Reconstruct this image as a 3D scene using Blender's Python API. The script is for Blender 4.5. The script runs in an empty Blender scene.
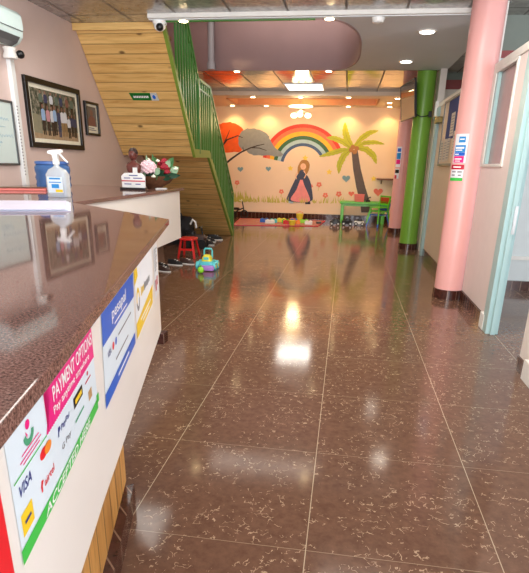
import bpy, bmesh, math, random
from mathutils import Vector, Matrix
PI = math.pi
random.seed(4)
sc = bpy.context.scene
COL = sc.collection

# ------------------------------------------------------------------ helpers
def lin(c):
    r = []
    for v in c:
        v /= 255.0
        r.append(v / 12.92 if v <= 0.04045 else ((v + 0.055) / 1.055) ** 2.4)
    return (*r, 1.0)

def new_mat(name):
    m = bpy.data.materials.new(name); m.use_nodes = True
    nt = m.node_tree
    return m, nt, nt.nodes['Principled BSDF']

def mat(name, c, rough=0.5, metal=0.0, spec=0.5, emit=None, trans=0.0, ior=1.45, var=0.06, coat=0.0, scale=9.0):
    """plain surface with a slight procedural unevenness in its colour"""
    m, nt, b = new_mat(name)
    b.inputs['Roughness'].default_value = rough
    b.inputs['Metallic'].default_value = metal
    b.inputs['Specular IOR Level'].default_value = spec
    b.inputs['Coat Weight'].default_value = coat
    b.inputs['Coat Roughness'].default_value = 0.05
    b.inputs['IOR'].default_value = ior
    b.inputs['Transmission Weight'].default_value = trans
    b.inputs['Base Color'].default_value = lin(c)
    if var:
        tc = nt.nodes.new('ShaderNodeTexCoord'); n = nt.nodes.new('ShaderNodeTexNoise')
        n.inputs['Scale'].default_value = scale; n.inputs['Detail'].default_value = 4
        nt.links.new(tc.outputs['Object'], n.inputs['Vector'])
        r = nt.nodes.new('ShaderNodeValToRGB')
        L = lin(c)
        r.color_ramp.elements[0].position = 0.3; r.color_ramp.elements[1].position = 0.7
        r.color_ramp.elements[0].color = (*[v * (1 - var) for v in L[:3]], 1)
        r.color_ramp.elements[1].color = (*[min(1, v * (1 + var)) for v in L[:3]], 1)
        nt.links.new(n.outputs['Fac'], r.inputs['Fac'])
        nt.links.new(r.outputs['Color'], b.inputs['Base Color'])
    if emit:
        b.inputs['Emission Color'].default_value = lin(emit[0])
        b.inputs['Emission Strength'].default_value = emit[1]
    return m

def math_node(nt, op, a, b=None, c=None):
    n = nt.nodes.new('ShaderNodeMath'); n.operation = op
    for i, v in enumerate((a, b, c)):
        if v is None: continue
        if isinstance(v, (int, float)): n.inputs[i].default_value = v
        else: nt.links.new(v, n.inputs[i])
    return n.outputs[0]

def mix_col(nt, fac, a, b):
    n = nt.nodes.new('ShaderNodeMix'); n.data_type = 'RGBA'
    for s, v in ((n.inputs[0], fac), (n.inputs[6], a), (n.inputs[7], b)):
        if isinstance(v, (int, float)): s.default_value = v
        elif isinstance(v, tuple): s.default_value = v
        else: nt.links.new(v, s)
    return n.outputs[2]

def noise(nt, vec, scale, detail=3, rough=0.5, dist=0.0):
    n = nt.nodes.new('ShaderNodeTexNoise')
    n.inputs['Scale'].default_value = scale; n.inputs['Detail'].default_value = detail
    n.inputs['Roughness'].default_value = rough; n.inputs['Distortion'].default_value = dist
    nt.links.new(vec, n.inputs['Vector'])
    return n

def objcoord(nt):
    return nt.nodes.new('ShaderNodeTexCoord').outputs['Object']

def sepxyz(nt, v):
    s = nt.nodes.new('ShaderNodeSeparateXYZ'); nt.links.new(v, s.inputs[0]); return s.outputs

def combxyz(nt, x, y, z):
    s = nt.nodes.new('ShaderNodeCombineXYZ')
    for i, v in enumerate((x, y, z)):
        if isinstance(v, (int, float)): s.inputs[i].default_value = v
        else: nt.links.new(v, s.inputs[i])
    return s.outputs[0]

def vadd(nt, a, b, scale=None):
    n = nt.nodes.new('ShaderNodeVectorMath'); n.operation = 'ADD'
    if scale is not None:
        s = nt.nodes.new('ShaderNodeVectorMath'); s.operation = 'SCALE'; s.inputs[3].default_value = scale
        nt.links.new(b, s.inputs[0]); b = s.outputs[0]
    nt.links.new(a, n.inputs[0]); nt.links.new(b, n.inputs[1]); return n.outputs[0]

def ramp(nt, fac, stops):
    r = nt.nodes.new('ShaderNodeValToRGB'); el = r.color_ramp.elements
    while len(el) < len(stops): el.new(0.5)
    for e, (p, c) in zip(el, stops): e.position = p; e.color = c
    nt.links.new(fac, r.inputs['Fac']); return r.outputs['Color']

def bump(nt, b, height, strength=0.2, dist=0.01):
    n = nt.nodes.new('ShaderNodeBump'); n.inputs['Strength'].default_value = strength; n.inputs['Distance'].default_value = dist
    nt.links.new(height, n.inputs['Height']); nt.links.new(n.outputs[0], b.inputs['Normal'])

# ---- special materials
def floor_mat():
    m, nt, b = new_mat('brown_terrazzo_tile')
    co = objcoord(nt); s = sepxyz(nt, co)
    T = 0.708
    ux = math_node(nt, 'DIVIDE', math_node(nt, 'ADD', s[0], 0.056 + 20 * T), T)
    uy = math_node(nt, 'DIVIDE', math_node(nt, 'SUBTRACT', s[1], 1.575 - 20 * T), T)
    ix = math_node(nt, 'FLOOR', ux); iy = math_node(nt, 'FLOOR', uy)
    fx = math_node(nt, 'ABSOLUTE', math_node(nt, 'SUBTRACT', math_node(nt, 'FRACT', math_node(nt, 'ADD', ux, 0.5)), 0.5))
    fy = math_node(nt, 'ABSOLUTE', math_node(nt, 'SUBTRACT', math_node(nt, 'FRACT', math_node(nt, 'ADD', uy, 0.5)), 0.5))
    jx = math_node(nt, 'LESS_THAN', fx, 0.0026)
    jy = math_node(nt, 'LESS_THAN', fy, 0.0022)
    wn = nt.nodes.new('ShaderNodeTexWhiteNoise'); wn.noise_dimensions = '2D'
    nt.links.new(combxyz(nt, ix, iy, 0), wn.inputs['Vector'])
    co2 = vadd(nt, co, wn.outputs['Color'], 7.0)
    dn = noise(nt, co2, 14, 3)
    co3 = vadd(nt, co2, dn.outputs['Color'], 0.11)
    # short pale veins
    vo = nt.nodes.new('ShaderNodeTexVoronoi'); vo.feature = 'DISTANCE_TO_EDGE'; vo.inputs['Scale'].default_value = 24
    nt.links.new(co3, vo.inputs['Vector'])
    v1 = math_node(nt, 'LESS_THAN', vo.outputs['Distance'], 0.026)
    k1 = math_node(nt, 'GREATER_THAN', noise(nt, co2, 34, 2).outputs['Fac'], 0.54)
    k2 = math_node(nt, 'GREATER_THAN', noise(nt, co2, 7, 2).outputs['Fac'], 0.46)
    vein = math_node(nt, 'MULTIPLY', math_node(nt, 'MULTIPLY', v1, k1), k2)
    base = ramp(nt, noise(nt, co2, 26, 5, 0.65).outputs['Fac'], [(0.3, lin((96, 69, 55))), (0.7, lin((118, 87, 70)))])
    tint = mix_col(nt, math_node(nt, 'MULTIPLY', wn.outputs['Value'], 0.22), base, lin((88, 63, 51)))
    c = mix_col(nt, math_node(nt, 'MULTIPLY', vein, 0.62), tint, lin((204, 176, 146)))
    c = mix_col(nt, math_node(nt, 'MULTIPLY', jy, 0.55), c, lin((176, 156, 130)))
    c = mix_col(nt, math_node(nt, 'MULTIPLY', jx, 0.85), c, lin((188, 170, 144)))
    nt.links.new(c, b.inputs['Base Color'])
    rn = noise(nt, co, 3, 4).outputs['Fac']
    nt.links.new(ramp(nt, rn, [(0.3, (0.09,) * 3 + (1,)), (0.7, (0.14,) * 3 + (1,))]), b.inputs['Roughness'])
    b.inputs['Specular IOR Level'].default_value = 0.33
    bump(nt, b, noise(nt, co, 5, 2).outputs['Fac'], 0.05, 0.01)
    return m

def granite_mat():
    m, nt, b = new_mat('brown_granite')
    co = objcoord(nt)
    n1 = noise(nt, co, 230, 4, 0.7).outputs['Fac']; n2 = noise(nt, co, 30, 3).outputs['Fac']
    c = ramp(nt, n1, [(0.36, lin((58, 42, 38))), (0.5, lin((122, 88, 80))), (0.64, lin((168, 132, 120)))])
    c = mix_col(nt, math_node(nt, 'MULTIPLY', n2, 0.5), c, lin((112, 80, 72)))
    nt.links.new(c, b.inputs['Base Color'])
    b.inputs['Roughness'].default_value = 0.05; b.inputs['Specular IOR Level'].default_value = 0.33
    return m

def wood_mat(name, plank_axis, grain_axis, w, light, dark, knots=True, plank_dir=None, rough=0.38, seam=0.05):
    """planks of width w along plank_axis (0,1,2), grain along grain_axis"""
    m, nt, b = new_mat(name)
    co = objcoord(nt); s = sepxyz(nt, co)
    if plank_dir is None: p = s[plank_axis]
    else:
        p = math_node(nt, 'ADD', math_node(nt, 'MULTIPLY', s[0], plank_dir[0]), math_node(nt, 'MULTIPLY', s[1], plank_dir[1]))
    u = math_node(nt, 'ADD', math_node(nt, 'DIVIDE', p, w), 50.0)
    idx = math_node(nt, 'FLOOR', u)
    f = math_node(nt, 'ABSOLUTE', math_node(nt, 'SUBTRACT', math_node(nt, 'FRACT', math_node(nt, 'ADD', u, 0.5)), 0.5))
    groove = math_node(nt, 'LESS_THAN', f, seam)
    wn = nt.nodes.new('ShaderNodeTexWhiteNoise'); wn.noise_dimensions = '1D'; nt.links.new(idx, wn.inputs['W'])
    g = s[grain_axis]
    st = combxyz(nt, math_node(nt, 'MULTIPLY', g, 1.3), math_node(nt, 'MULTIPLY', p, 22.0), math_node(nt, 'MULTIPLY', wn.outputs['Value'], 40.0))
    gr = noise(nt, st, 1.6, 5, 0.6, 0.5).outputs['Fac']
    c = ramp(nt, gr, [(0.28, lin(dark)), (0.5, lin(light)), (0.75, lin(tuple(min(255, v + 22) for v in light)))])
    c = mix_col(nt, math_node(nt, 'MULTIPLY', wn.outputs['Value'], 0.45), c, lin(dark))
    if knots:
        kv = combxyz(nt, math_node(nt, 'MULTIPLY', g, 2.6), math_node(nt, 'MULTIPLY', p, 6.0), math_node(nt, 'MULTIPLY', wn.outputs['Value'], 9.0))
        vo = nt.nodes.new('ShaderNodeTexVoronoi'); vo.inputs['Scale'].default_value = 1.0; nt.links.new(kv, vo.inputs['Vector'])
        kn = ramp(nt, vo.outputs['Distance'], [(0.05, (1, 1, 1, 1)), (0.13, (0, 0, 0, 1))])
        c = mix_col(nt, math_node(nt, 'MULTIPLY', kn, 0.8), c, lin((70, 38, 16)))
    c = mix_col(nt, math_node(nt, 'MULTIPLY', groove, 0.65), c, lin(tuple(v * 0.45 for v in dark)))
    nt.links.new(c, b.inputs['Base Color'])
    b.inputs['Roughness'].default_value = rough
    inv = math_node(nt, 'SUBTRACT', 1.0, groove)
    bump(nt, b, inv, 0.6, 0.006)
    return m

def tile_ceiling_mat(name, base, rough, metal, T=0.6, pattern=0.25):
    m, nt, b = new_mat(name)
    co = objcoord(nt); s = sepxyz(nt, co)
    masks = []; ids = []
    for a, off in ((0, 0.13), (1, 0.37)):
        u = math_node(nt, 'DIVIDE', math_node(nt, 'ADD', s[a], 30.0 + off), T)
        ids.append(math_node(nt, 'FLOOR', u))
        f = math_node(nt, 'ABSOLUTE', math_node(nt, 'SUBTRACT', math_node(nt, 'FRACT', math_node(nt, 'ADD', u, 0.5)), 0.5))
        masks.append(math_node(nt, 'LESS_THAN', f, 0.02))
    line = math_node(nt, 'MAXIMUM', masks[0], masks[1])
    wn = nt.nodes.new('ShaderNodeTexWhiteNoise'); wn.noise_dimensions = '2D'
    nt.links.new(combxyz(nt, ids[0], ids[1], 0), wn.inputs['Vector'])
    pat = noise(nt, co, 9, 4, 0.6, 1.2).outputs['Fac']
    c = ramp(nt, pat, [(0.35, lin(tuple(v * (1 - pattern) for v in base))), (0.62, lin(base))])
    c = mix_col(nt, math_node(nt, 'MULTIPLY', wn.outputs['Value'], 0.25), c, lin(tuple(v * 0.7 for v in base)))
    c = mix_col(nt, math_node(nt, 'MULTIPLY', line, 0.8), c, lin((92, 88, 84)))
    nt.links.new(c, b.inputs['Base Color'])
    b.inputs['Metallic'].default_value = metal
    b.inputs['Specular IOR Level'].default_value = 0.8
    nt.links.new(math_node(nt, 'ADD', math_node(nt, 'MULTIPLY', line, 0.4), rough), b.inputs['Roughness'])
    # every tile hangs at a very slightly different tilt
    bump(nt, b, noise(nt, co, 2.2, 2).outputs['Fac'], 0.10, 0.02)
    return m

def skirting_mat():
    m, nt, b = new_mat('maroon_glazed_skirting_tile')
    co = objcoord(nt); s = sepxyz(nt, co)
    u = math_node(nt, 'ADD', math_node(nt, 'DIVIDE', math_node(nt, 'ADD', s[0], s[1]), 0.1), 80.0)
    f = math_node(nt, 'ABSOLUTE', math_node(nt, 'SUBTRACT', math_node(nt, 'FRACT', math_node(nt, 'ADD', u, 0.5)), 0.5))
    j = math_node(nt, 'LESS_THAN', f, 0.04)
    c = ramp(nt, noise(nt, co, 30, 3).outputs['Fac'], [(0.3, lin((52, 26, 22))), (0.7, lin((78, 42, 34)))])
    c = mix_col(nt, math_node(nt, 'MULTIPLY', j, 0.7), c, lin((150, 122, 104)))
    nt.links.new(c, b.inputs['Base Color']); b.inputs['Roughness'].default_value = 0.12
    return m

M = {}
M['floor'] = floor_mat()
M['granite'] = granite_mat()
M['planks'] = wood_mat('varnished_pine_planks', 2, 0, 0.092, (226, 186, 116), (194, 144, 78), seam=0.035)
M['base_planks'] = wood_mat('vertical_pine_planks', 2, 2, 0.11, (212, 156, 84), (150, 98, 46), plank_dir=(-0.243, 0.97))
M['skirt'] = skirting_mat()
M['ceil_silver'] = tile_ceiling_mat('silver_patterned_ceiling_tile', (188, 184, 180), 0.2, 0.35)
M['ceil_mirror'] = tile_ceiling_mat('glossy_ceiling_tile', (132, 128, 130), 0.09, 0.5, pattern=0.12)
M['ceil_side'] = tile_ceiling_mat('grey_ceiling_tile', (150, 150, 142), 0.4, 0.0)
M['ceil_grey'] = mat('grey_ceiling_paint', (214, 218, 220), 0.6, var=0.03, scale=1.5)
M['trim_white'] = mat('white_trim_paint', (226, 224, 218), 0.5, var=0.03)
M['wall_pink'] = mat('dusty_pink_wall_paint', (222, 200, 192), 0.55, var=0.035, scale=2.0)
M['wall_cream'] = mat('cream_wall_paint', (243, 218, 190), 0.5, var=0.025, scale=2.0)
M['wall_white'] = mat('off_white_wall_paint', (226, 218, 210), 0.5, var=0.03, scale=2.0)
M['wall_mauve'] = mat('mauve_wall_paint', (170, 142, 142), 0.6, var=0.04, scale=2.0)
M['wall_grey'] = mat('grey_green_wall_paint', (120, 128, 120), 0.6, var=0.03)
M['wall_blue'] = mat('pale_blue_grey_wall', (206, 214, 214), 0.5, var=0.03)
M['panel_pink'] = mat('greyish_pink_partition', (226, 212, 208), 0.42, var=0.02)
M['panel_beige'] = mat('beige_partition', (208, 188, 164), 0.45, var=0.02)
M['teal'] = mat('pale_aqua_door_paint', (162, 192, 192), 0.35, var=0.03)
M['frost'] = mat('frosted_grey_glass', (160, 146, 144), 0.22, var=0.05, trans=0.25)
M['pink_band'] = mat('dusty_rose_band', (150, 72, 72), 0.5)
M['col_pink'] = mat('pink_gloss_pillar_paint', (236, 174, 168), 0.36, var=0.025, coat=0.1, scale=3)
M['col_green'] = mat('green_gloss_pillar_paint', (118, 168, 58), 0.35, var=0.03, coat=0.1, scale=3)
M['rail_green'] = mat('green_rail_paint', (64, 122, 52), 0.32, var=0.06)
M['stringer_green'] = mat('yellow_green_stringer_paint', (122, 146, 58), 0.35, var=0.06)
M['orange_trim'] = mat('orange_cove_paint', (238, 172, 122), 0.5, var=0.04)
M['fascia'] = mat('white_counter_laminate', (236, 230, 224), 0.32, var=0.02, scale=4)
M['edge_wood'] = mat('pale_wood_edge', (190, 150, 104), 0.5, var=0.15, scale=20)
M['paper'] = mat('white_paper', (238, 240, 244), 0.55, var=0.015)
M['paper_blue'] = mat('pale_blue_paper', (222, 236, 246), 0.35, var=0.015)
M['paper_lav'] = mat('lavender_paper', (222, 220, 240), 0.6, var=0.02)
M['paper_dull'] = mat('printed_notice_paper', (206, 200, 188), 0.6, var=0.06, scale=40)
M['magenta'] = mat('magenta_print', (236, 28, 132), 0.35, var=0.01)
M['green_print'] = mat('green_print', (62, 196, 78), 0.35, var=0.01)
M['blue_print'] = mat('blue_print', (24, 98, 206), 0.35, var=0.01)
M['cyan_print'] = mat('cyan_print', (30, 140, 214), 0.35, var=0.01)
M['navy_print'] = mat('navy_print', (28, 50, 134), 0.35, var=0.01)
M['red_print'] = mat('red_print', (228, 30, 42), 0.35, var=0.01)
M['crimson_print'] = mat('crimson_print', (196, 28, 60), 0.35, var=0.01)
M['orange_print'] = mat('orange_print', (240, 140, 40), 0.35, var=0.01)
M['yellow_print'] = mat('yellow_print', (248, 208, 40), 0.35, var=0.01)
M['grey_print'] = mat('grey_print', (132, 132, 138), 0.4, var=0.01)
M['black_print'] = mat('black_print', (28, 28, 30), 0.4, var=0.0)
M['white_print'] = mat('white_print', (250, 250, 250), 0.4, var=0.0)
M['teal_print'] = mat('teal_print', (70, 160, 120), 0.4, var=0.0)
M['noticeblue'] = mat('dark_blue_felt', (52, 68, 128), 0.8, var=0.05)
M['black'] = mat('black_plastic', (22, 22, 24), 0.35, var=0.05)
M['black_soft'] = mat('black_fabric', (26, 26, 30), 0.7, var=0.2, scale=30)
M['dark_brown'] = mat('dark_brown_leather', (58, 40, 36), 0.5, var=0.15, scale=20)
M['frame_black'] = mat('black_lacquered_frame', (18, 16, 17), 0.25, var=0.05)
M['plastic_white'] = mat('white_plastic', (236, 238, 236), 0.3, var=0.015)
M['ac_white'] = mat('ac_white_plastic', (214, 234, 232), 0.3, var=0.015)
M['ac_grey'] = mat('ac_grey_louver', (92, 94, 96), 0.4, var=0.04)
M['whiteboard'] = mat('whiteboard_enamel', (214, 230, 226), 0.15, var=0.02, scale=3)
M['alu'] = mat('dull_aluminium', (120, 124, 128), 0.35, metal=0.8, var=0.03)
M['marker'] = mat('faded_marker_ink', (172, 200, 210), 0.4, var=0.05)
M['pipe_grey'] = mat('grey_pipe', (136, 132, 136), 0.4, var=0.03)
M['clear'] = mat('clear_plastic', (236, 242, 244), 0.08, trans=0.55, ior=1.12, var=0.0)
M['bottle_blue'] = mat('translucent_blue_plastic', (92, 140, 206), 0.12, trans=0.45, ior=1.3, var=0.04)
M['bottle_cap'] = mat('blue_cap', (70, 110, 180), 0.35, var=0.02)
M['bronze'] = mat('reddish_bronze_resin', (104, 54, 46), 0.3, var=0.12, scale=30)
M['wicker'] = mat('brown_wicker', (112, 74, 50), 0.6, var=0.35, scale=60)
M['leaf'] = mat('silk_leaf_green', (84, 136, 84), 0.5, var=0.2, scale=25)
M['leaf_dark'] = mat('dark_silk_leaf', (34, 70, 48), 0.5, var=0.2, scale=25)
M['leaf_pale'] = mat('pale_silk_leaf', (168, 206, 168), 0.5, var=0.12, scale=25)
M['petal_pink'] = mat('blush_petal', (240, 206, 214), 0.6, var=0.06, scale=30)
M['petal_red'] = mat('crimson_petal', (150, 24, 44), 0.55, var=0.18, scale=30)
M['petal_white'] = mat('cream_petal', (244, 240, 220), 0.6, var=0.05, scale=30)
M['plastic_red'] = mat('red_plastic', (206, 36, 34), 0.3, var=0.03)
M['toy_teal'] = mat('teal_toy_plastic', (96, 206, 214), 0.3, var=0.02)
M['toy_purple'] = mat('lilac_toy_plastic', (188, 140, 226), 0.3, var=0.02)
M['toy_yellow'] = mat('yellow_toy_plastic', (240, 226, 70), 0.3, var=0.02)
M['toy_lime'] = mat('lime_toy_plastic', (150, 232, 60), 0.3, var=0.02)
M['toy_blue'] = mat('blue_toy_plastic', (50, 110, 206), 0.3, var=0.02)
M['toy_green'] = mat('green_toy_plastic', (92, 190, 44), 0.3, var=0.02)
M['toy_orange'] = mat('orange_toy_plastic', (240, 140, 40), 0.3, var=0.02)
M['toy_redbrown'] = mat('brick_red_plastic', (170, 62, 34), 0.35, var=0.03)
M['toy_pink'] = mat('salmon_toy_plastic', (244, 130, 118), 0.35, var=0.03)
M['rubber'] = mat('black_rubber', (20, 20, 20), 0.6, var=0.05)
M['shelf_brown'] = mat('brown_shelf_board', (120, 78, 48), 0.4, var=0.12, scale=20)
M['brass'] = mat('brassy_metal', (150, 132, 82), 0.35, metal=0.6, var=0.05)
M['steel'] = mat('brushed_steel', (176, 176, 176), 0.3, metal=0.9, var=0.03)
M['skin_tan'] = mat('printed_skin', (126, 88, 70), 0.5, var=0.1)
M['gold'] = mat('yellow_gold_glow', (240, 196, 60), 0.35, var=0.04, emit=((255, 190, 60), 0.6))  # plate colour with a faint glow of its own added
M['lamp_warm'] = mat('warm_lamp_glow', (255, 236, 200), 0.4, emit=((255, 226, 170), 14.0), var=0)
M['lamp_white'] = mat('white_lamp_glow', (255, 250, 240), 0.4, emit=((255, 246, 232), 6.0), var=0)
M['lamp_globe'] = mat('lamp_globe_glow', (255, 240, 214), 0.3, emit=((255, 232, 190), 2.2), var=0)
M['tube_panel'] = mat('fluorescent_diffuser', (255, 255, 250), 0.4, emit=((250, 250, 246), 1.6), var=0)
M['screen'] = mat('glossy_screen', (30, 26, 24), 0.05, spec=1.0, var=0.05)

# ---- mesh builder
class MB:
    def __init__(s): s.v = []; s.f = []; s.mi = []; s.cur = 0
    def m(s, i): s.cur = i; return s
    def add(s, vs, fs):
        o = len(s.v); s.v += [tuple(v) for v in vs]
        for f in fs: s.f.append([o + i for i in f]); s.mi.append(s.cur)
        return s
    def box(s, x0, x1, y0, y1, z0, z1):
        vs = [(x, y, z) for z in (z0, z1) for y in (y0, y1) for x in (x0, x1)]
        return s.add(vs, [(0, 2, 3, 1), (4, 5, 7, 6), (0, 1, 5, 4), (2, 6, 7, 3), (0, 4, 6, 2), (1, 3, 7, 5)])
    def bar(s, a, b, w, h, up=(0, 0, 1)):
        """rectangular bar from a to b, w across, h along 'up'"""
        a = Vector(a); b = Vector(b); d = (b - a).normalized(); up = Vector(up)
        if abs(d.dot(up)) > 0.98: up = Vector((0, 1, 0))
        r = d.cross(up).normalized(); u = r.cross(d)
        vs = []
        for p in (a, b):
            for i, j in ((-1, -1), (1, -1), (1, 1), (-1, 1)): vs.append(p + r * (w / 2 * i) + u * (h / 2 * j))
        return s.add(vs, [(3, 2, 1, 0), (4, 5, 6, 7), (0, 1, 5, 4), (1, 2, 6, 5), (2, 3, 7, 6), (3, 0, 4, 7)])
    def tube(s, pts, rad, n=10, cap=True):
        pts = [Vector(p) for p in pts]
        R = rad if isinstance(rad, (list, tuple)) else [rad] * len(pts)
        vs = []; fs = []; prev = None
        for i, p in enumerate(pts):
            d = (pts[min(i + 1, len(pts) - 1)] - pts[max(i - 1, 0)]).normalized()
            if prev is None:
                up = Vector((0, 0, 1)) if abs(d.z) < 0.9 else Vector((0, 1, 0))
                x = d.cross(up).normalized()
            else: x = (prev - d * prev.dot(d)).normalized()
            prev = x; y = d.cross(x)
            for k in range(n):
                a = 2 * PI * k / n; vs.append(p + (x * math.cos(a) + y * math.sin(a)) * R[i])
        for i in range(len(pts) - 1):
            for k in range(n):
                k2 = (k + 1) % n; fs.append((i * n + k, i * n + k2, (i + 1) * n + k2, (i + 1) * n + k))
        if cap:
            fs.append(tuple(range(n))[::-1]); fs.append(tuple((len(pts) - 1) * n + k for k in range(n)))
        return s.add(vs, fs)
    def lathe(s, prof, c=(0, 0, 0), n=24, sx=1, sy=1, axis='z'):
        """prof = [(r, h)...] bottom to top"""
        vs = []; fs = []
        for r, h in prof:
            for k in range(n):
                a = 2 * PI * k / n; x, y, z = r * math.cos(a) * sx, r * math.sin(a) * sy, h
                if axis == 'y': x, y, z = x, h, -y
                if axis == 'x': x, y, z = h, x, y
                vs.append((c[0] + x, c[1] + y, c[2] + z))
        for i in range(len(prof) - 1):
            for k in range(n):
                k2 = (k + 1) % n; fs.append((i * n + k, i * n + k2, (i + 1) * n + k2, (i + 1) * n + k))
        fs.append(tuple(range(n))[::-1]); fs.append(tuple((len(prof) - 1) * n + k for k in range(n)))
        return s.add(vs, fs)
    def ball(s, c, rx, ry=None, rz=None, n=14, m=9):
        ry = ry or rx; rz = rz or rx
        prof = [(max(0.001, math.sin(PI * i / m)), -math.cos(PI * i / m)) for i in range(m + 1)]
        vs = []; fs = []
        for r, h in prof:
            for k in range(n):
                a = 2 * PI * k / n; vs.append((c[0] + rx * r * math.cos(a), c[1] + ry * r * math.sin(a), c[2] + rz * h))
        for i in range(m):
            for k in range(n):
                k2 = (k + 1) % n; fs.append((i * n + k, i * n + k2, (i + 1) * n + k2, (i + 1) * n + k))
        return s.add(vs, fs)
    def prism(s, poly, lo, hi, plane='xy'):
        """polygon extruded between lo and hi along the remaining axis"""
        def P(a, b, c): return (a, b, c) if plane == 'xy' else ((a, c, b) if plane == 'xz' else (c, a, b))
        n = len(poly)
        area = sum(poly[i][0] * poly[(i + 1) % n][1] - poly[(i + 1) % n][0] * poly[i][1] for i in range(n))
        if area < 0: poly = poly[::-1]
        flip = plane == 'xz'
        vs = [P(a, b, lo) for a, b in poly] + [P(a, b, hi) for a, b in poly]
        fs = [tuple(range(n))[::-1], tuple(range(n, 2 * n))]
        fs += [(i, (i + 1) % n, n + (i + 1) % n, n + i) for i in range(n)]
        if flip: fs = [f[::-1] for f in fs]
        return s.add(vs, fs)
    def sheet(s, fn, u0, u1, v0, v1, nu=1, nv=1):
        vs = [fn(u0 + (u1 - u0) * i / nu, v0 + (v1 - v0) * j / nv) for j in range(nv + 1) for i in range(nu + 1)]
        fs = [(j * (nu + 1) + i, j * (nu + 1) + i + 1, (j + 1) * (nu + 1) + i + 1, (j + 1) * (nu + 1) + i) for j in range(nv) for i in range(nu)]
        return s.add(vs, fs)
    def poly(s, fn, pts): return s.add([fn(*p) for p in pts], [tuple(range(len(pts)))])
    def build(s, name, mats, parent=None, smooth=0, bevel=0, seg=2, origin=None):
        me = bpy.data.meshes.new(name)
        if parent is not None: o0 = world_loc(parent)
        elif origin is not None: o0 = Vector(origin)
        else:
            xs, ys, zs = zip(*s.v); o0 = Vector(((min(xs) + max(xs)) / 2, (min(ys) + max(ys)) / 2, min(zs)))
        me.from_pydata([tuple(Vector(v) - o0) for v in s.v], [], s.f)
        if not isinstance(mats, (list, tuple)): mats = [mats]
        for x in mats: me.materials.append(M[x] if isinstance(x, str) else x)
        for p, i in zip(me.polygons, s.mi): p.material_index = i
        me.update()
        if smooth:
            for p in me.polygons: p.use_smooth = True
            me.set_sharp_from_angle(angle=math.radians(smooth))
        ob = bpy.data.objects.new(name, me); COL.objects.link(ob)
        if parent is not None: ob.parent = parent
        else: ob.location = o0
        if bevel:
            b = ob.modifiers.new('Bevel', 'BEVEL'); b.width = bevel; b.segments = seg; b.limit_method = 'ANGLE'; b.angle_limit = math.radians(40)
        return ob

def world_loc(o):
    v = Vector((0, 0, 0))
    while o is not None: v += Vector(o.location); o = o.parent
    return v

def tag(o, label=None, cat=None, group=None, kind=None):
    if label: o['label'] = label
    if cat: o['category'] = cat
    if group: o['group'] = group
    if kind: o['kind'] = kind
    return o

def thing(name, label, cat, loc, group=None):
    o = bpy.data.objects.new(name, None); COL.objects.link(o); o.location = loc; o.empty_display_size = 0.05
    return tag(o, label, cat, group)

def struct(o): o['kind'] = 'structure'; return o

def copy_tree(o, parent=None):
    c = o.copy(); COL.objects.link(c)
    if parent is not None: c.parent = parent
    for ch in list(o.children): copy_tree(ch, c)
    return c

_txt = {}
def text_shape(t):
    """outline of a word as vertices and faces inside a unit box"""
    if t in _txt: return _txt[t]
    cu = bpy.data.curves.new('word', 'FONT'); cu.body = t; cu.resolution_u = 3; cu.offset = 0.012
    ob = bpy.data.objects.new('word', cu); COL.objects.link(ob)
    bpy.context.view_layer.update()
    dg = bpy.context.evaluated_depsgraph_get(); me = bpy.data.meshes.new_from_object(ob.evaluated_get(dg))
    vs = [tuple(v.co) for v in me.vertices]; fs = [tuple(p.vertices) for p in me.polygons]
    bpy.data.objects.remove(ob); bpy.data.meshes.remove(me); bpy.data.curves.remove(cu)
    x0 = min(v[0] for v in vs); x1 = max(v[0] for v in vs); y0 = min(v[1] for v in vs); y1 = max(v[1] for v in vs)
    r = ([((v[0] - x0) / (x1 - x0), (v[1] - y0) / (y1 - y0)) for v in vs], fs); _txt[t] = r
    return r

def word(mb, fn, t, u0, u1, v0, v1, slant=0.0):
    vs, fs = text_shape(t)
    return mb.add([fn(u0 + (u1 - u0) * a + slant * (v1 - v0) * b, v0 + (v1 - v0) * b) for a, b in vs], fs)

def disc_pts(cu, cv, ru, rv, n=20): return [(cu + ru * math.cos(2 * PI * k / n), cv + rv * math.sin(2 * PI * k / n)) for k in range(n)]

# ------------------------------------------------------------------ camera
P_f, P_pitch, P_yaw, P_roll = 518.1, 0.3469, -0.1434, 0.0223
cam_d = bpy.data.cameras.new('camera'); cam = bpy.data.objects.new('camera', cam_d); COL.objects.link(cam)
cp, sp, cy_, sy_ = math.cos(P_pitch), math.sin(P_pitch), math.cos(P_yaw), math.sin(P_yaw)
fw = Vector((sy_ * cp, cy_ * cp, -sp)); rt = Vector((cy_, -sy_, 0)); up = rt.cross(fw)
r2 = math.cos(P_roll) * rt + math.sin(P_roll) * up; u2 = -math.sin(P_roll) * rt + math.cos(P_roll) * up
cam.matrix_world = Matrix(((r2.x, u2.x, -fw.x, 0), (r2.y, u2.y, -fw.y, 0), (r2.z, u2.z, -fw.z, 1.35), (0, 0, 0, 1)))
cam_d.sensor_fit = 'HORIZONTAL'; cam_d.sensor_width = 36; cam_d.lens = P_f / 529 * 36
cam_d.shift_y = 65.5 / 529
cam_d.clip_start = 0.02; cam_d.clip_end = 80
sc.camera = cam

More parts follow.
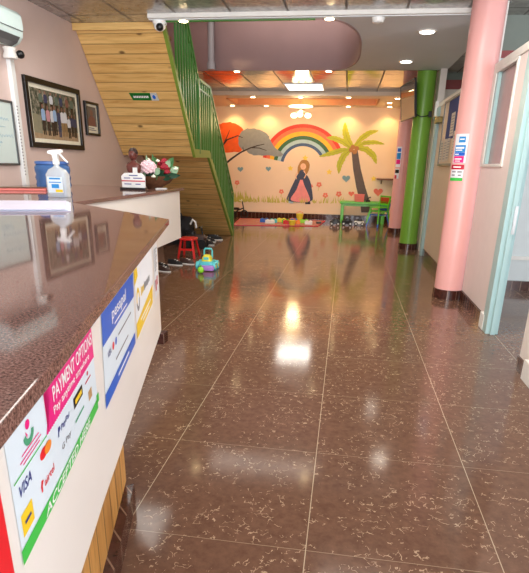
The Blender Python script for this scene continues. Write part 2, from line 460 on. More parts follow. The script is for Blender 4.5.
# ------------------------------------------------------------------ the setting
ZC, ZT, ZD = 2.80, 2.85, 2.72           # grey ceiling, front tile ceiling, dropped playroom border
YB = 14.2                                # painted end wall
XL, XR = -3.3, 1.31
struct(MB().box(-5.5, 4.6, -3.2, 14.4, -0.1, 0).build('floor', 'floor', origin=(0, 0, 0)))
struct(MB().box(XL - 0.2, XL, -3.2, 10.6, 0, 4.4).build('wall_left', 'wall_pink'))
struct(MB().box(-4.5, XL - 0.2, 10.4, 10.6, 0, 4.4).box(-4.5, -4.3, 10.6, 14.4, 0, 4.4).build('wall_playroom_left', 'wall_cream'))
struct(MB().box(-4.5, 1.6, YB, YB + 0.2, 0, 3.0).build('wall_back', 'wall_cream'))
struct(MB().box(XR, XR + 0.1, 9.3, YB, 0, 3.0).build('wall_playroom_right', 'wall_white'))
struct(MB().box(-4.3, XR, YB - 0.02, YB, 0, 0.15).build('baseboard_back', 'skirt', origin=(0, 0, 0)))
# front wall with the wide entrance opening behind the viewer
struct(MB().box(XL - 0.2, -2.4, -3.4, -3.2, 0, 3.0).box(2.4, 4.6, -3.4, -3.2, 0, 3.0).box(-2.4, 2.4, -3.4, -3.2, 2.45, 3.0).build('wall_front', 'wall_white'))

# ceilings
struct(MB().box(XL, 1.42, -3.2, 6.2, ZT, ZT + 0.1).box(XL, -2.251, 6.2, 6.56, ZT, ZT + 0.1).build('ceiling_front', 'ceil_silver', origin=(0, 0, 0)))
struct(MB().box(-2.25, 1.42, 6.2, 6.24, ZC + 0.008, ZT + 0.1).build('trim_1', 'trim_white'))
def hole_outline(n=40):
    pts = [(XL - 0.02, 6.30), ]
    for k in range(n + 1):
        a = -PI / 2 + PI * k / n
        ca, sa = math.cos(a), math.sin(a)
        ex = 2 / 2.6
        pts.append((-0.45 + 0.5 * abs(ca) ** ex, 7.86 + 1.56 * math.copysign(abs(sa) ** ex, sa)))
    pts.append((XL - 0.02, 9.42))
    return pts
HO = hole_outline()
gc = MB().prism([(-2.25, 6.242), (1.42, 6.242), (1.42, 9.46), (XL - 0.05, 9.46)] + HO[::-1][:-1] + [(-2.25, 6.30)], ZC, ZC + 0.045)
struct(gc.build('ceiling_middle', 'ceil_grey'))
# wall of the stairwell above the opening
HW = [(-2.25, 6.30)] + HO[1:]
w = MB(); n = len(HW)
vs = [(x, y, ZC - 0.004) for x, y in HW] + [(x, y, 4.3) for x, y in HW]
w.add(vs, [(i, i + 1, n + i + 1, n + i) for i in range(n - 1)])
so = struct(w.build('wall_stairwell', 'wall_mauve', smooth=40))
sol = so.modifiers.new('Solidify', 'SOLIDIFY'); sol.thickness = 0.03; sol.offset = 0
struct(MB().box(XL, 0.2, 6.2, 9.5, 4.3, 4.4).build('ceiling_stairwell', 'wall_mauve'))
struct(MB().box(-2.1, -0.45, 6.285, 6.315, ZC - 0.012, ZC + 0.03).build('trim_2', 'rail_green'))
# glossy tile ceiling over the way to the playroom, then the dropped border with its recessed tray
struct(MB().box(-4.3, 1.42, 9.44, 12.2, ZC, ZC + 0.08).build('ceiling_playroom', 'ceil_mirror', origin=(0, 0, 0)))
bx = MB().box(-4.3, XR, 11.95, 12.42, ZD, ZC - 0.001).box(-4.3, XR, 13.62, YB, ZD, ZC - 0.001).box(-4.3, -2.78, 12.42, 13.62, ZD, ZC - 0.001).box(0.57, XR, 12.42, 13.62, ZD, ZC - 0.001)
struct(bx.build('ceiling_border', 'wall_cream'))
struct(MB().box(-4.3, XR, 12.2, YB, 2.9, 2.96).build('ceiling_tray', 'wall_cream'))
tr = MB().box(-2.78, 0.57, 13.58, 13.62, ZD - 0.012, 2.9).box(-2.78, 0.57, 12.42, 12.46, ZD - 0.012, 2.9).box(-2.78, -2.74, 12.42, 13.62, ZD - 0.012, 2.9).box(0.53, 0.57, 12.42, 13.62, ZD - 0.012, 2.9)
struct(tr.build('trim_3', 'orange_trim'))
struct(MB().box(1.42, 4.6, -3.2, 14.4, ZT, ZT + 0.1).build('ceiling_side', 'ceil_side', origin=(0, 0, 0)))
# side rooms seen over and through the partition
struct(MB().m(0).box(1.42, 4.4, 6.5, 6.6, 0, 2.46).m(1).box(1.42, 4.4, 6.5, 6.6, 2.46, 2.53).m(2).box(1.42, 4.4, 6.49, 6.6, 2.53, ZT).build('wall_room_far', ['wall_blue', 'pink_band', 'wall_grey']))
struct(MB().m(0).box(1.42, 4.4, 10.0, 10.1, 0, 2.6).m(1).box(1.42, 4.4, 9.99, 10.1, 2.6, 2.74).m(2).box(1.42, 4.4, 10.0, 10.1, 2.74, ZT).build('wall_lobby_far', ['wall_white', 'pink_band', 'wall_grey']))
struct(MB().box(4.4, 4.6, -3.2, 14.4, 0, 3.0).build('wall_right', 'wall_blue'))
struct(MB().box(1.42, 4.4, 6.47, 6.5, 0.36, 0.40).build('trim_4', 'trim_white'))
struct(MB().box(1.42, 4.4, 6.47, 6.5, 0, 0.11).build('baseboard_room', 'skirt', origin=(0, 0, 0)))

# partition along the right, with its window and the two door openings
W0, W1 = 1.31, 1.37
pt = MB()
pt.m(0).box(W0, W1, 4.70, 5.765, 0.12, 1.38).box(W0, W1, 4.70, 5.0, 1.38, 2.22).box(W0, W1, 6.095, 6.35, 0.12, 2.22)
pt.m(1).box(W0, W1, 6.35, 8.82, 0.12, 2.22)
struct(pt.build('wall_partition', ['panel_pink', 'panel_beige']))
struct(MB().box(W0 - 0.012, W1 + 0.012, 4.55, 5.765, 2.22, 2.285).box(W0 - 0.012, W1 + 0.012, 6.095, 9.3, 2.22, 2.285).build('trim_5', 'trim_white', bevel=0.004))
struct(MB().box(W0 - 0.012, W1, 4.70, 5.765, 0, 0.115).box(W0 - 0.012, W1, 6.095, 8.82, 0, 0.115).build('baseboard_right', 'skirt', origin=(0, 0, 0)))
wn = struct(MB().box(W0 - 0.012, W1 + 0.01, 4.99, 5.768, 1.375, 1.40).box(W0 - 0.012, W1 + 0.01, 4.99, 5.768, 2.195, 2.22)
            .box(W0 - 0.012, W1 + 0.01, 4.99, 5.03, 1.40, 2.195).box(W0 - 0.012, W1 + 0.01, 5.66, 5.768, 1.40, 2.195).build('window_1', 'trim_white', bevel=0.003))
MB().box(W0 + 0.025, W0 + 0.035, 5.03, 5.66, 1.40, 2.195).build('pane', 'frost', wn)
MB().box(W0 - 0.005, W1 - 0.005, 5.60, 5.66, 1.40, 2.195).build('sash', 'teal', wn)
d1 = struct(MB().box(W0 - 0.025, W1 + 0.02, 4.56, 4.70, 0, 2.22).box(W0 + 0.01, W1 - 0.01, 4.53, 4.56, 0, 2.2).box(W0 - 0.02, W1 + 0.02, 3.72, 4.56, 2.1, 2.22).build('door_1', 'teal', bevel=0.004))
MB().box(W1 - 0.03, W1 - 0.005, 4.522, 4.531, 0.86, 1.08).box(W1 - 0.028, W1 - 0.007, 4.515, 4.531, 0.93, 0.95).box(W1 - 0.028, W1 - 0.007, 4.515, 4.531, 1.0, 1.02).build('strike_plate', 'steel', d1)
struct(MB().box(W0 - 0.03, W1, 4.67, 4.80, 0, 0.14).build('trim_6', 'trim_white', bevel=0.004))
# near stretch of the partition, right edge of the photograph
struct(MB().box(W0, W0 + 0.14, 0.6, 3.72, 0.10, ZT).build('wall_partition_near', 'wall_white'))
struct(MB().m(0).box(W0 - 0.014, W0 + 0.14, 0.6, 3.722, 0, 0.10).build('baseboard_near', 'skirt', origin=(0, 0, 0)))
struct(MB().box(W0 - 0.03, W0 - 0.002, 2.6, 3.54, 0, 0.14).build('trim_7', 'trim_white'))
d2 = struct(MB().box(W0 - 0.045, W1 + 0.03, 8.82, 8.94, 0, 2.08).box(W0 - 0.02, W1 + 0.01, 8.94, 9.08, 0, 2.08).box(W0 - 0.03, W1 + 0.02, 8.82, 9.3, 2.08, 2.22).build('door_2', 'teal', bevel=0.004))

# ------------------------------------------------------------------ pillars
def pillar(x, y, r, ztop, m, label):
    t = thing('column', label, 'column', (x, y, 0)); t['kind'] = 'thing'
    MB().lathe([(r, 0.1), (r, 0.6), (r, 1.2), (r, 2.0), (r, ztop)], (x, y, 0), 48).build('shaft', m, t, smooth=40)
    MB().lathe([(r + 0.012, 0), (r + 0.012, 0.098), (r + 0.004, 0.102)], (x, y, 0), 48).build('tiled_base', 'skirt', t, smooth=40)
    return t
PK = (1.205, 5.93, 0.155)
pillar(*PK, 2.849, 'col_pink', 'tall pink round column standing nearest beside the windowed partition')
GR = (1.142, 9.58, 0.15)
pillar(*GR, 2.799, 'col_green', 'glossy green round column that carries the television')
FP = (1.13, 12.0, 0.155)
pillar(*FP, 2.719, 'col_pink', 'pink round column farther back, beside the painted wall and the kids table')
# thin white conduit running up behind the near pillar
tag(MB().box(1.365, 1.395, 6.0, 6.04, 2.285, ZT).build('conduit', 'trim_white'), 'white vertical conduit strip rising beside the near pink column to the ceiling', 'conduit')

# stickers bent round the pillars
def on_pillar(x, y, r, a0):
    """u = metres round the pillar from heading a0 (0 = towards the entrance), v = height"""
    def fn(u, v, lift=0.0):
        a = a0 + u / r; R = r + lift
        return (x + R * math.sin(a), y - R * math.cos(a), v)
    return fn
def lift(fn, k): return lambda u, v: fn(u, v, k)

fn = on_pillar(PK[0], PK[1], PK[2], -0.78)
t = thing('sticker', 'tall white sticker with blue and magenta panels on the near pink column', 'sticker', fn(0, 1.4))
MB().sheet(lift(fn, 0.002), -0.075, 0.075, 1.405, 1.68, 8, 1).build('backing', 'paper', t)
MB().sheet(lift(fn, 0.003), -0.02, 0.05, 1.60, 1.655, 6, 1).build('blue_panel', 'cyan_print', t)
MB().sheet(lift(fn, 0.003), -0.06, 0.06, 1.51, 1.575, 8, 1).build('blue_panel', 'cyan_print', t)
MB().sheet(lift(fn, 0.003), -0.06, 0.06, 1.475, 1.508, 8, 1).build('blue_panel', 'blue_print', t)
MB().sheet(lift(fn, 0.003), -0.06, 0.055, 1.41, 1.472, 8, 1).build('magenta_panel', 'magenta', t)
q = MB()
for zz, u0, u1, hh in ((1.63, -0.01, 0.04, 0.012), (1.55, -0.05, 0.045, 0.016), (1.528, -0.05, 0.03, 0.01), (1.49, -0.05, 0.0, 0.01), (1.445, -0.045, 0.035, 0.012), (1.425, -0.04, 0.02, 0.008)):
    q.sheet(lift(fn, 0.0036), u0, u1, zz - hh / 2, zz + hh / 2, 5, 1)
q.build('print_lines', 'white_print', t)
t = thing('sticker', 'lower sticker with crimson header and green foot on the near pink column', 'sticker', fn(0, 1.25))
MB().sheet(lift(fn, 0.002), -0.08, 0.07, 1.235, 1.39, 8, 1).build('backing', 'paper', t)
MB().sheet(lift(fn, 0.003), -0.08, 0.07, 1.345, 1.39, 8, 1).build('header', 'crimson_print', t)
MB().sheet(lift(fn, 0.003), -0.08, 0.07, 1.235, 1.265, 8, 1).build('footer', 'green_print', t)
q = MB()
for zz, u0, u1 in ((1.322, -0.06, -0.01), (1.322, 0.01, 0.055), (1.29, -0.06, -0.015), (1.29, 0.02, 0.05)): q.sheet(lift(fn, 0.003), u0, u1, zz - 0.006, zz + 0.006, 3, 1)
q.build('print_lines', 'grey_print', t)
q = MB().sheet(lift(fn, 0.0036), -0.05, 0.04, 1.362, 1.374, 5, 1); q.build('print_lines', 'white_print', t)
fn = on_pillar(FP[0], FP[1], FP[2], -0.72)
t = thing('sticker', 'small blue and pink sticker strip on the farther pink column', 'sticker', fn(0, 1.4))
MB().sheet(lift(fn, 0.002), -0.06, 0.06, 1.36, 1.76, 6, 1).build('backing', 'paper', t)
MB().sheet(lift(fn, 0.003), -0.04, 0.045, 1.66, 1.73, 6, 1).build('blue_panel', 'blue_print', t)
MB().sheet(lift(fn, 0.003), -0.05, 0.05, 1.52, 1.64, 6, 1).build('blue_panel', 'cyan_print', t)
MB().sheet(lift(fn, 0.003), -0.05, 0.05, 1.42, 1.51, 6, 1).build('magenta_panel', 'magenta', t)
t = thing('sticker', 'white and red sticker below the blue strip on the farther pink column', 'sticker', fn(0, 1.1))
MB().sheet(lift(fn, 0.002), -0.06, 0.05, 1.13, 1.33, 6, 1).build('backing', 'paper', t)
MB().sheet(lift(fn, 0.003), -0.055, 0.045, 1.24, 1.31, 6, 1).build('header', 'black_print', t)
MB().sheet(lift(fn, 0.003), -0.055, 0.0, 1.13, 1.20, 6, 1).build('footer', 'crimson_print', t)

# ------------------------------------------------------------------ reception counter
CT = 1.10
EDGE = [(-0.3268, 0.4195), (-0.3409, 0.4794), (-0.3596, 0.5608), (-0.3879, 0.6717), (-0.4288, 0.8289), (-0.4699, 0.9992), (-0.5373, 1.2705), (-0.6383, 1.6805), (-0.8169, 2.4112)]
d0 = Vector((EDGE[0][0] - EDGE[1][0], EDGE[0][1] - EDGE[1][1])).normalized()
NEAR = (EDGE[0][0] + d0.x * 0.8, EDGE[0][1] + d0.y * 0.8)
FRONT = [NEAR] + EDGE
RX = -1.735                                # face of the return counter
outline = FRONT + [(RX + 0.02, 3.19), (RX + 0.02, 5.60), (XL + 0.012, 5.60), (XL + 0.012, 3.5), (-2.5, 2.9), (-1.75, 1.9), (-1.35, -0.4)]
rc = thing('reception_counter', 'long white reception counter with polished brown granite top and poster covered front', 'counter', (-1.2, 2.0, 0))
MB().prism(outline, CT - 0.026, CT).build('countertop', 'granite', rc, bevel=0.0025)
# front panel follows the edge just inside it
FAS = []
for i, p in enumerate(FRONT):
    a = Vector(FRONT[max(i - 1, 0)]); b = Vector(FRONT[min(i + 1, len(FRONT) - 1)]); d = (b - a).normalized()
    FAS.append((p[0] - d.y * 0.01, p[1] + d.x * 0.01))
SL = [0.0]
for a, b in zip(FAS, FAS[1:]): SL.append(SL[-1] + math.dist(a, b))
SL = [x - SL[1] for x in SL]
def fascia(s, z, lift=0.0):
    i = 0
    while i < len(SL) - 2 and s > SL[i + 1]: i += 1
    k = (s - SL[i]) / (SL[i + 1] - SL[i]); a = Vector(FAS[i]); b = Vector(FAS[i + 1]); d = (b - a).normalized()
    p = a + (b - a) * k
    return (p.x + d.y * lift, p.y - d.x * lift, z)
SE = 1.594
def fz(s): return 0.715 - 0.012 * s
ss = [-0.78, -0.4] + [i * SE / 24 for i in range(25)]
fm = MB(); vs = []
for s_ in ss:
    vs += [fascia(s_, CT - 0.026), fascia(s_, fz(s_)), fascia(s_, CT - 0.026, -0.03), fascia(s_, fz(s_), -0.03)]
fs = []
for i in range(len(ss) - 1):
    a, b = 4 * i, 4 * i + 4
    fs += [(a + 1, b + 1, b, a), (a + 2, b + 2, b + 3, a + 3), (a + 3, b + 3, b + 1, a + 1), (a, b, b + 2, a + 2)]
k = 4 * (len(ss) - 1); fs += [(0, 2, 3, 1), (k, k + 1, k + 3, k + 2)]
fm.add(vs, fs).build('front_panel', 'fascia', rc, smooth=30)
MB().add([fascia(SE, CT - 0.026, 0.0), fascia(SE, fz(SE), 0.0), fascia(SE + 0.006, fz(SE)), fascia(SE + 0.006, CT - 0.026),
          fascia(SE, CT - 0.026, -0.03), fascia(SE, fz(SE), -0.03), fascia(SE + 0.006, fz(SE), -0.03), fascia(SE + 0.006, CT - 0.026, -0.03)],
         [(0, 1, 2, 3), (7, 6, 5, 4), (3, 2, 6, 7), (0, 4, 5, 1), (1, 5, 6, 2), (0, 3, 7, 4)]).build('edge_strip', 'edge_wood', rc)
# pine base, set back, with its tiled plinth; it ends well before the top does
dirn = Vector((-0.2515, 0.9679)); nrm = Vector((dirn.y, -dirn.x))
E0 = Vector((-0.822, 1.745)); E1 = E0 - dirn * 2.1
def off(p, a, b): q = p + nrm * a + dirn * b; return (q.x, q.y)
MB().prism([off(E0, 0, 0), off(E1, 0, 0), off(E1, -0.35, 0), off(E0, -0.75, -0.5)], 0.1, CT - 0.026).build('base', 'base_planks', rc)
MB().prism([off(E0, 0.035, -0.02), off(E1, 0.035, 0), off(E1, -0.30, 0), off(E0, -0.70, -0.5)], 0.0, 0.1).build('plinth', 'skirt', rc)
# return counter: white face along the hall, carried by a recessed base
MB().box(RX - 0.03, RX, 3.20, 5.50, 0.585, CT - 0.026).build('return_panel', 'fascia', rc, bevel=0.002)
MB().box(XL + 0.2, RX - 0.031, 5.47, 5.50, 0.585, CT - 0.026).build('return_end_panel', 'fascia', rc, bevel=0.002)
MB().box(-3.2, -2.25, 3.6, 5.2, 0.0, CT - 0.026).build('return_base', 'dark_brown', rc)
tag(MB().box(-1.43, -1.335, 3.70, 3.80, 0, 0.085).build('plinth_block', 'skirt', bevel=0.003), 'small maroon tiled block on the floor past the counter panel', 'block')

# -- posters on the front panel
def poster(label, origin): return thing('poster', label, 'poster', fascia(*origin))
F1 = lift(fascia, 0.0012); F2 = lift(fascia, 0.0018); F3 = lift(fascia, 0.0024)
# payment options
t = poster('pale blue payment options poster with magenta header and green foot on counter front', (0.23, 0.91))
MB().sheet(F1, 0.02, 0.437, 0.91, 1.0725, 60, 1).build('backing', 'paper_blue', t)
q = MB()
N = 40
for i in range(N):
    a, b = 0.14 + (0.297) * i / N, 0.14 + (0.297) * (i + 1) / N
    def top(s): return 1.0725
    def lo(s): return 1.010 + 0.0 * s
    def left(s): return max(s, 0.14)
    q.add([F2(a if i else 0.14, 1.010), F2(b, 1.008), F2(b, 1.0705), F2(a if i else 0.178, 1.0705)], [(0, 1, 2, 3)])
q.build('header', 'magenta', t)
q = MB(); word(q, F3, 'PAYMENT OPTIONS', 0.182, 0.43, 1.037, 1.060); word(q, F3, 'Pay anytime anywhere', 0.178, 0.40, 1.017, 1.032); q.build('lettering', 'white_print', t)
MB().sheet(F2, 0.018, 0.434, 0.9065, 0.926, 60, 1).build('footer', 'green_print', t)
q = MB(); q.sheet(F2, 0.428, 0.446, 0.917, 0.934, 1, 1); q.build('footer_arrow', 'green_print', t)
q = MB(); word(q, F3, 'ACCEPTED HERE', 0.10, 0.36, 0.9095, 0.9235, 0.4); q.build('lettering', 'white_print', t)
MB().sheet(F2, 0.026, 0.14, 1.0085, 1.0105, 4, 1).build('divider', 'green_print', t)
q = MB()
q.poly(F2, [(0.085 + 0.017 * math.cos(a), 1.043 + 0.014 * math.sin(a)) for a in [PI + PI * k / 10 for k in range(11)]] + [(0.085 + 0.009 * math.cos(a), 1.045 + 0.008 * math.sin(a)) for a in [2 * PI - PI * k / 10 for k in range(11)]])
q.build('emblem_leaf', 'teal_print', t)
q = MB(); q.poly(F2, disc_pts(0.085, 1.055, 0.007, 0.006)); q.poly(F2, [(0.075, 1.05), (0.082, 1.043), (0.079, 1.04)]); q.build('emblem', 'magenta', t)
q = MB()
for zz, u0, u1 in ((1.0275, 0.057, 0.115), (1.0215, 0.05, 0.122), (1.0165, 0.058, 0.116)): q.sheet(F2, u0, u1, zz - 0.0009, zz + 0.0009, 3, 1)
q.build('emblem_print', 'magenta', t)
q = MB(); word(q, F2, 'VISA', 0.032, 0.075, 0.985, 0.9995, 0.35); q.build('visa_mark', 'navy_print', t)
MB().poly(F2, disc_pts(0.122, 0.994, 0.014, 0.0075)).build('red_disc', 'red_print', t)
MB().poly(F3, disc_pts(0.138, 0.994, 0.014, 0.0075)).build('orange_disc', 'orange_print', t)
q = MB(); word(q, F2, 'PayPal', 0.20, 0.245, 0.981, 0.992, 0.2); q.poly(F2, [(0.184, 0.981), (0.188, 0.981), (0.190, 0.986), (0.197, 0.989), (0.196, 0.994), (0.188, 0.995)]); q.build('paypal_mark', 'navy_print', t)
q = MB(); q.sheet(F2, 0.276, 0.336, 0.980, 0.998, 2, 1); q.build('black_badge', 'black_print', t)
q = MB(); q.sheet(F3, 0.284, 0.328, 0.985, 0.993, 2, 1); q.build('badge_lettering', 'yellow_print', t)
q = MB(); q.sheet(F2, 0.358, 0.40, 0.987, 0.990, 2, 1); q.poly(F2, disc_pts(0.379, 1.0, 0.006, 0.004)); q.build('red_mark', 'crimson_print', t)
q = MB(); q.sheet(F2, 0.03, 0.066, 0.936, 0.965, 2, 1); q.build('yellow_badge', 'yellow_print', t)
q = MB(); q.sheet(F3, 0.038, 0.058, 0.9485, 0.9525, 2, 1); q.build('badge_mark', 'navy_print', t)
q = MB(); word(q, F2, 'airtel', 0.112, 0.152, 0.950, 0.961); q.poly(F2, [(0.099, 0.949), (0.103, 0.949), (0.104, 0.957), (0.110, 0.962), (0.102, 0.965), (0.098, 0.957)]); q.build('airtel_mark', 'red_print', t)
q = MB(); word(q, F2, 'G Pay', 0.195, 0.245, 0.951, 0.963); q.build('gpay_mark', 'grey_print', t)
q = MB(); q.sheet(F2, 0.275, 0.335, 0.956, 0.960, 2, 1); q.build('teal_mark', 'teal_print', t)
q = MB(); q.sheet(F2, 0.372, 0.398, 0.949, 0.967, 1, 1); q.build('bank_badge', 'edge_wood', t)
# red poster at the left border
t = poster('red poster at the near end of the counter front', (-0.2, 0.85))
MB().sheet(F1, -0.40, -0.006, 0.78, 1.045, 8, 1).build('backing', 'red_print', t)
# blue and white poster
t = poster('blue and white pesapal poster, middle of the three posters on counter front', (0.72, 0.90))
def skew(f, u0a, u1a, u0b, u1b, v0, v1):
    """u,v in 0..1 over a sheet whose lower edge runs u0b..u1b and upper edge u0a..u1a"""
    return lambda a, b: f((u0b + (u1b - u0b) * a) * (1 - b) + (u0a + (u1a - u0a) * a) * b, v0 + (v1 - v0) * b)
S1 = skew(F1, 0.525, 0.952, 0.497, 0.917, 0.872, 1.066); S2 = skew(F2, 0.525, 0.952, 0.497, 0.917, 0.872, 1.066); S3 = skew(F3, 0.525, 0.952, 0.497, 0.917, 0.872, 1.066)
MB().sheet(S1, 0, 1, 0, 1, 60, 1).build('backing', 'paper_blue', t)
MB().sheet(S2, 0, 1, 0.66, 1, 60, 1).build('header', 'blue_print', t)
MB().sheet(S2, 0, 1, 0.0, 0.155, 60, 1).build('footer', 'blue_print', t)
q = MB(); word(q, S3, 'pesapal', 0.24, 0.68, 0.745, 0.925); q.build('lettering', 'white_print', t)
q = MB(); q.sheet(S3, 0.3, 0.72, 0.705, 0.725, 4, 1); q.build('print_line', 'white_print', t); q = MB(); q.sheet(S3, 0.34, 0.72, 0.065, 0.095, 4, 1); q.build('print_line', 'white_print', t)
q = MB()
for bb, a0, a1 in ((0.52, 0.40, 0.86), (0.30, 0.30, 0.72)): q.sheet(S2, a0, a1, bb - 0.012, bb + 0.012, 4, 1)
q.build('print_lines', 'grey_print', t)
q = MB(); word(q, S2, 'VISA', 0.10, 0.19, 0.46, 0.53, 0.0); q.build('visa_mark', 'navy_print', t)
MB().poly(S2, disc_pts(0.245, 0.5, 0.025, 0.045)).build('red_disc', 'red_print', t)
MB().poly(S2, disc_pts(0.325, 0.5, 0.025, 0.045)).build('blue_disc', 'blue_print', t)
# white and yellow poster
t = poster('white poster with grey ring emblem and yellow foot, farthest on counter front', (1.15, 0.90))
Y1 = skew(F1, 0.968, 1.40, 0.955, 1.375, 0.866, 1.067); Y2 = skew(F2, 0.968, 1.40, 0.955, 1.375, 0.866, 1.067); Y3 = skew(F3, 0.968, 1.40, 0.955, 1.375, 0.866, 1.067)
MB().sheet(Y1, 0, 1, 0, 1, 60, 1).build('backing', 'paper', t)
q = MB(); q.poly(Y2, [(0, 0.02), (0.94, 0.05), (0.97, 0.36), (0.5, 0.30), (0, 0.24)]); q.poly(Y2, [(0, 0.78), (0.16, 0.86), (0.13, 1.0), (0, 1.0)]); q.build('yellow_band', 'yellow_print', t)
q = MB(); ri = [(0.13 + 0.075 * math.cos(a), 0.53 + 0.17 * math.sin(a)) for a in [2 * PI * k / 24 for k in range(25)]]; rj = [(0.13 + 0.045 * math.cos(a), 0.53 + 0.10 * math.sin(a)) for a in [2 * PI * k / 24 for k in range(25)]]
for i in range(24):
    q.m(0 if i % 24 < 13 else 1).poly(Y2, [ri[i], ri[i + 1], rj[i + 1], rj[i]])
q.build('ring_emblem', ['yellow_print', 'grey_print'], t)
q = MB(); q = None
for k in range(9):
    a = 0.28 + 0.058 * k; z = 0.50 + (0.01 if k % 3 else 0.0)
    MB().poly(Y2, [(a, z), (a + 0.04, z), (a + 0.042, z + 0.10), (a + 0.002, z + (0.16 if k in (0, 3) else 0.10))]).build('letter_stroke', 'yellow_print' if k < 3 else 'grey_print', t)
q = MB(); q.sheet(Y3, 0.2, 0.8, 0.17, 0.2, 4, 1); q.sheet(Y3, 0.3, 0.7, 0.10, 0.13, 4, 1); q.build('print_lines', 'white_print', t)
# small notice near the end
t = poster('narrow white notice with grey and red print at the far end of counter front', (1.49, 0.9))
Z1 = skew(F1, 1.455, 1.572, 1.44, 1.56, 0.868, 1.055); Z2 = skew(F2, 1.455, 1.572, 1.44, 1.56, 0.868, 1.055)
MB().sheet(Z1, 0, 1, 0, 1, 4, 1).build('backing', 'paper', t)
q = MB()
for i in range(9): q.sheet(Z2, 0.12, 0.85 - 0.15 * (i % 3), 0.92 - 0.05 * i, 0.945 - 0.05 * i, 2, 1)
q.build('print_lines', 'grey_print', t)
q = MB(); q.sheet(Z2, 0.15, 0.45, 0.12, 0.34); q.sheet(Z2, 0.55, 0.8, 0.2, 0.38); q.build('red_print_block', 'crimson_print', t)

# -- things on the counter
def place(o, x, y, z, rz=0): o.location = (x, y, z); o.rotation_euler = (0, 0, rz)
# spray bottle
bx_, by_ = -2.035, 3.62
t = thing('spray_bottle', 'clear sanitizer bottle with white trigger sprayer on the granite counter', 'spray bottle', (bx_, by_, CT))
def rrect(w, d, r, n=4):
    p = []
    for cx, cy, a0 in ((w / 2 - r, d / 2 - r, 0), (-w / 2 + r, d / 2 - r, PI / 2), (-w / 2 + r, -d / 2 + r, PI), (w / 2 - r, -d / 2 + r, 1.5 * PI)):
        for k in range(n + 1): a = a0 + PI / 2 * k / n; p.append((cx + r * math.cos(a), cy + r * math.sin(a)))
    return p
def loft(mb, c, secs, n=4, cap=True):
    """stack of rounded rectangles (z, w, d, r)"""
    vs = []; fs = []; m_ = 4 * (n + 1)
    for z, w_, d_, r_ in secs:
        for x, y in rrect(w_, d_, r_, n): vs.append((c[0] + x, c[1] + y, c[2] + z))
    for i in range(len(secs) - 1):
        for k in range(m_): k2 = (k + 1) % m_; fs.append((i * m_ + k, i * m_ + k2, (i + 1) * m_ + k2, (i + 1) * m_ + k))
    if cap: fs.append(tuple(range(m_))[::-1]); fs.append(tuple((len(secs) - 1) * m_ + k for k in range(m_)))
    return mb.add(vs, fs)
c0 = (bx_, by_, CT)
loft(MB(), c0, [(0.001, 0.155, 0.085, 0.02), (0.01, 0.165, 0.095, 0.025), (0.17, 0.165, 0.095, 0.025), (0.205, 0.13, 0.08, 0.03), (0.225, 0.06, 0.05, 0.024), (0.235, 0.04, 0.04, 0.019), (0.25, 0.036, 0.036, 0.017)]).build('bottle', 'clear', t, smooth=40)
q = MB(); q.m(0).box(bx_ - 0.062, bx_ + 0.062, by_ - 0.0495, by_ - 0.0485, CT + 0.035, CT + 0.155)
q.m(1).box(bx_ - 0.045, bx_ + 0.045, by_ - 0.0502, by_ - 0.0496, CT + 0.135, CT + 0.147).box(bx_ - 0.05, bx_ + 0.05, by_ - 0.0502, by_ - 0.0496, CT + 0.11, CT + 0.117).box(bx_ - 0.03, bx_ + 0.03, by_ - 0.0502, by_ - 0.0496, CT + 0.07, CT + 0.10)
q.m(2).box(bx_ + 0.0, bx_ + 0.058, by_ - 0.0502, by_ - 0.0496, CT + 0.04, CT + 0.06)
q.build('bottle_label', ['paper_blue', 'cyan_print', 'yellow_print'], t)
MB().lathe([(0.024, 0.245), (0.026, 0.255), (0.026, 0.275), (0.02, 0.28)], c0, 20).build('collar', 'plastic_white', t, smooth=40)
q = MB(); q.prism([(bx_ - 0.06, CT + 0.325), (bx_ - 0.055, CT + 0.345), (bx_ - 0.01, CT + 0.352), (bx_ + 0.055, CT + 0.356), (bx_ + 0.06, CT + 0.335), (bx_ + 0.02, CT + 0.318), (bx_ + 0.018, CT + 0.275), (bx_ - 0.018, CT + 0.275), (bx_ - 0.022, CT + 0.315)], by_ - 0.016, by_ + 0.016, 'xz')
q.build('sprayer_head', 'plastic_white', t, bevel=0.004)
MB().tube([(bx_ + 0.03, by_, CT + 0.33), (bx_ + 0.055, by_, CT + 0.30), (bx_ + 0.085, by_, CT + 0.27), (bx_ + 0.095, by_, CT + 0.262)], [0.009, 0.008, 0.007, 0.006], 8).build('trigger', 'plastic_white', t, smooth=40)
MB().tube([(bx_, by_, CT + 0.02), (bx_, by_, CT + 0.27)], 0.004, 6).build('dip_tube', 'plastic_white', t)
t.scale = (0.92, 0.92, 0.9)
# water bottle
bx_, by_ = -2.60, 4.55
t = thing('water_bottle', 'blue translucent water dispenser bottle behind the spray bottle', 'water bottle', (bx_, by_, CT))
MB().lathe([(0.10, 0.0), (0.142, 0.015), (0.150, 0.04), (0.142, 0.07), (0.150, 0.10), (0.142, 0.13), (0.150, 0.16), (0.148, 0.19), (0.135, 0.21), (0.12, 0.216), (0.03, 0.218)], (bx_, by_, CT), 32).build('body', 'bottle_blue', t, smooth=50)
MB().lathe([(0.125, 0.212), (0.142, 0.215), (0.142, 0.235), (0.12, 0.24)], (bx_, by_, CT), 32).build('rim', 'bottle_cap', t, smooth=40)
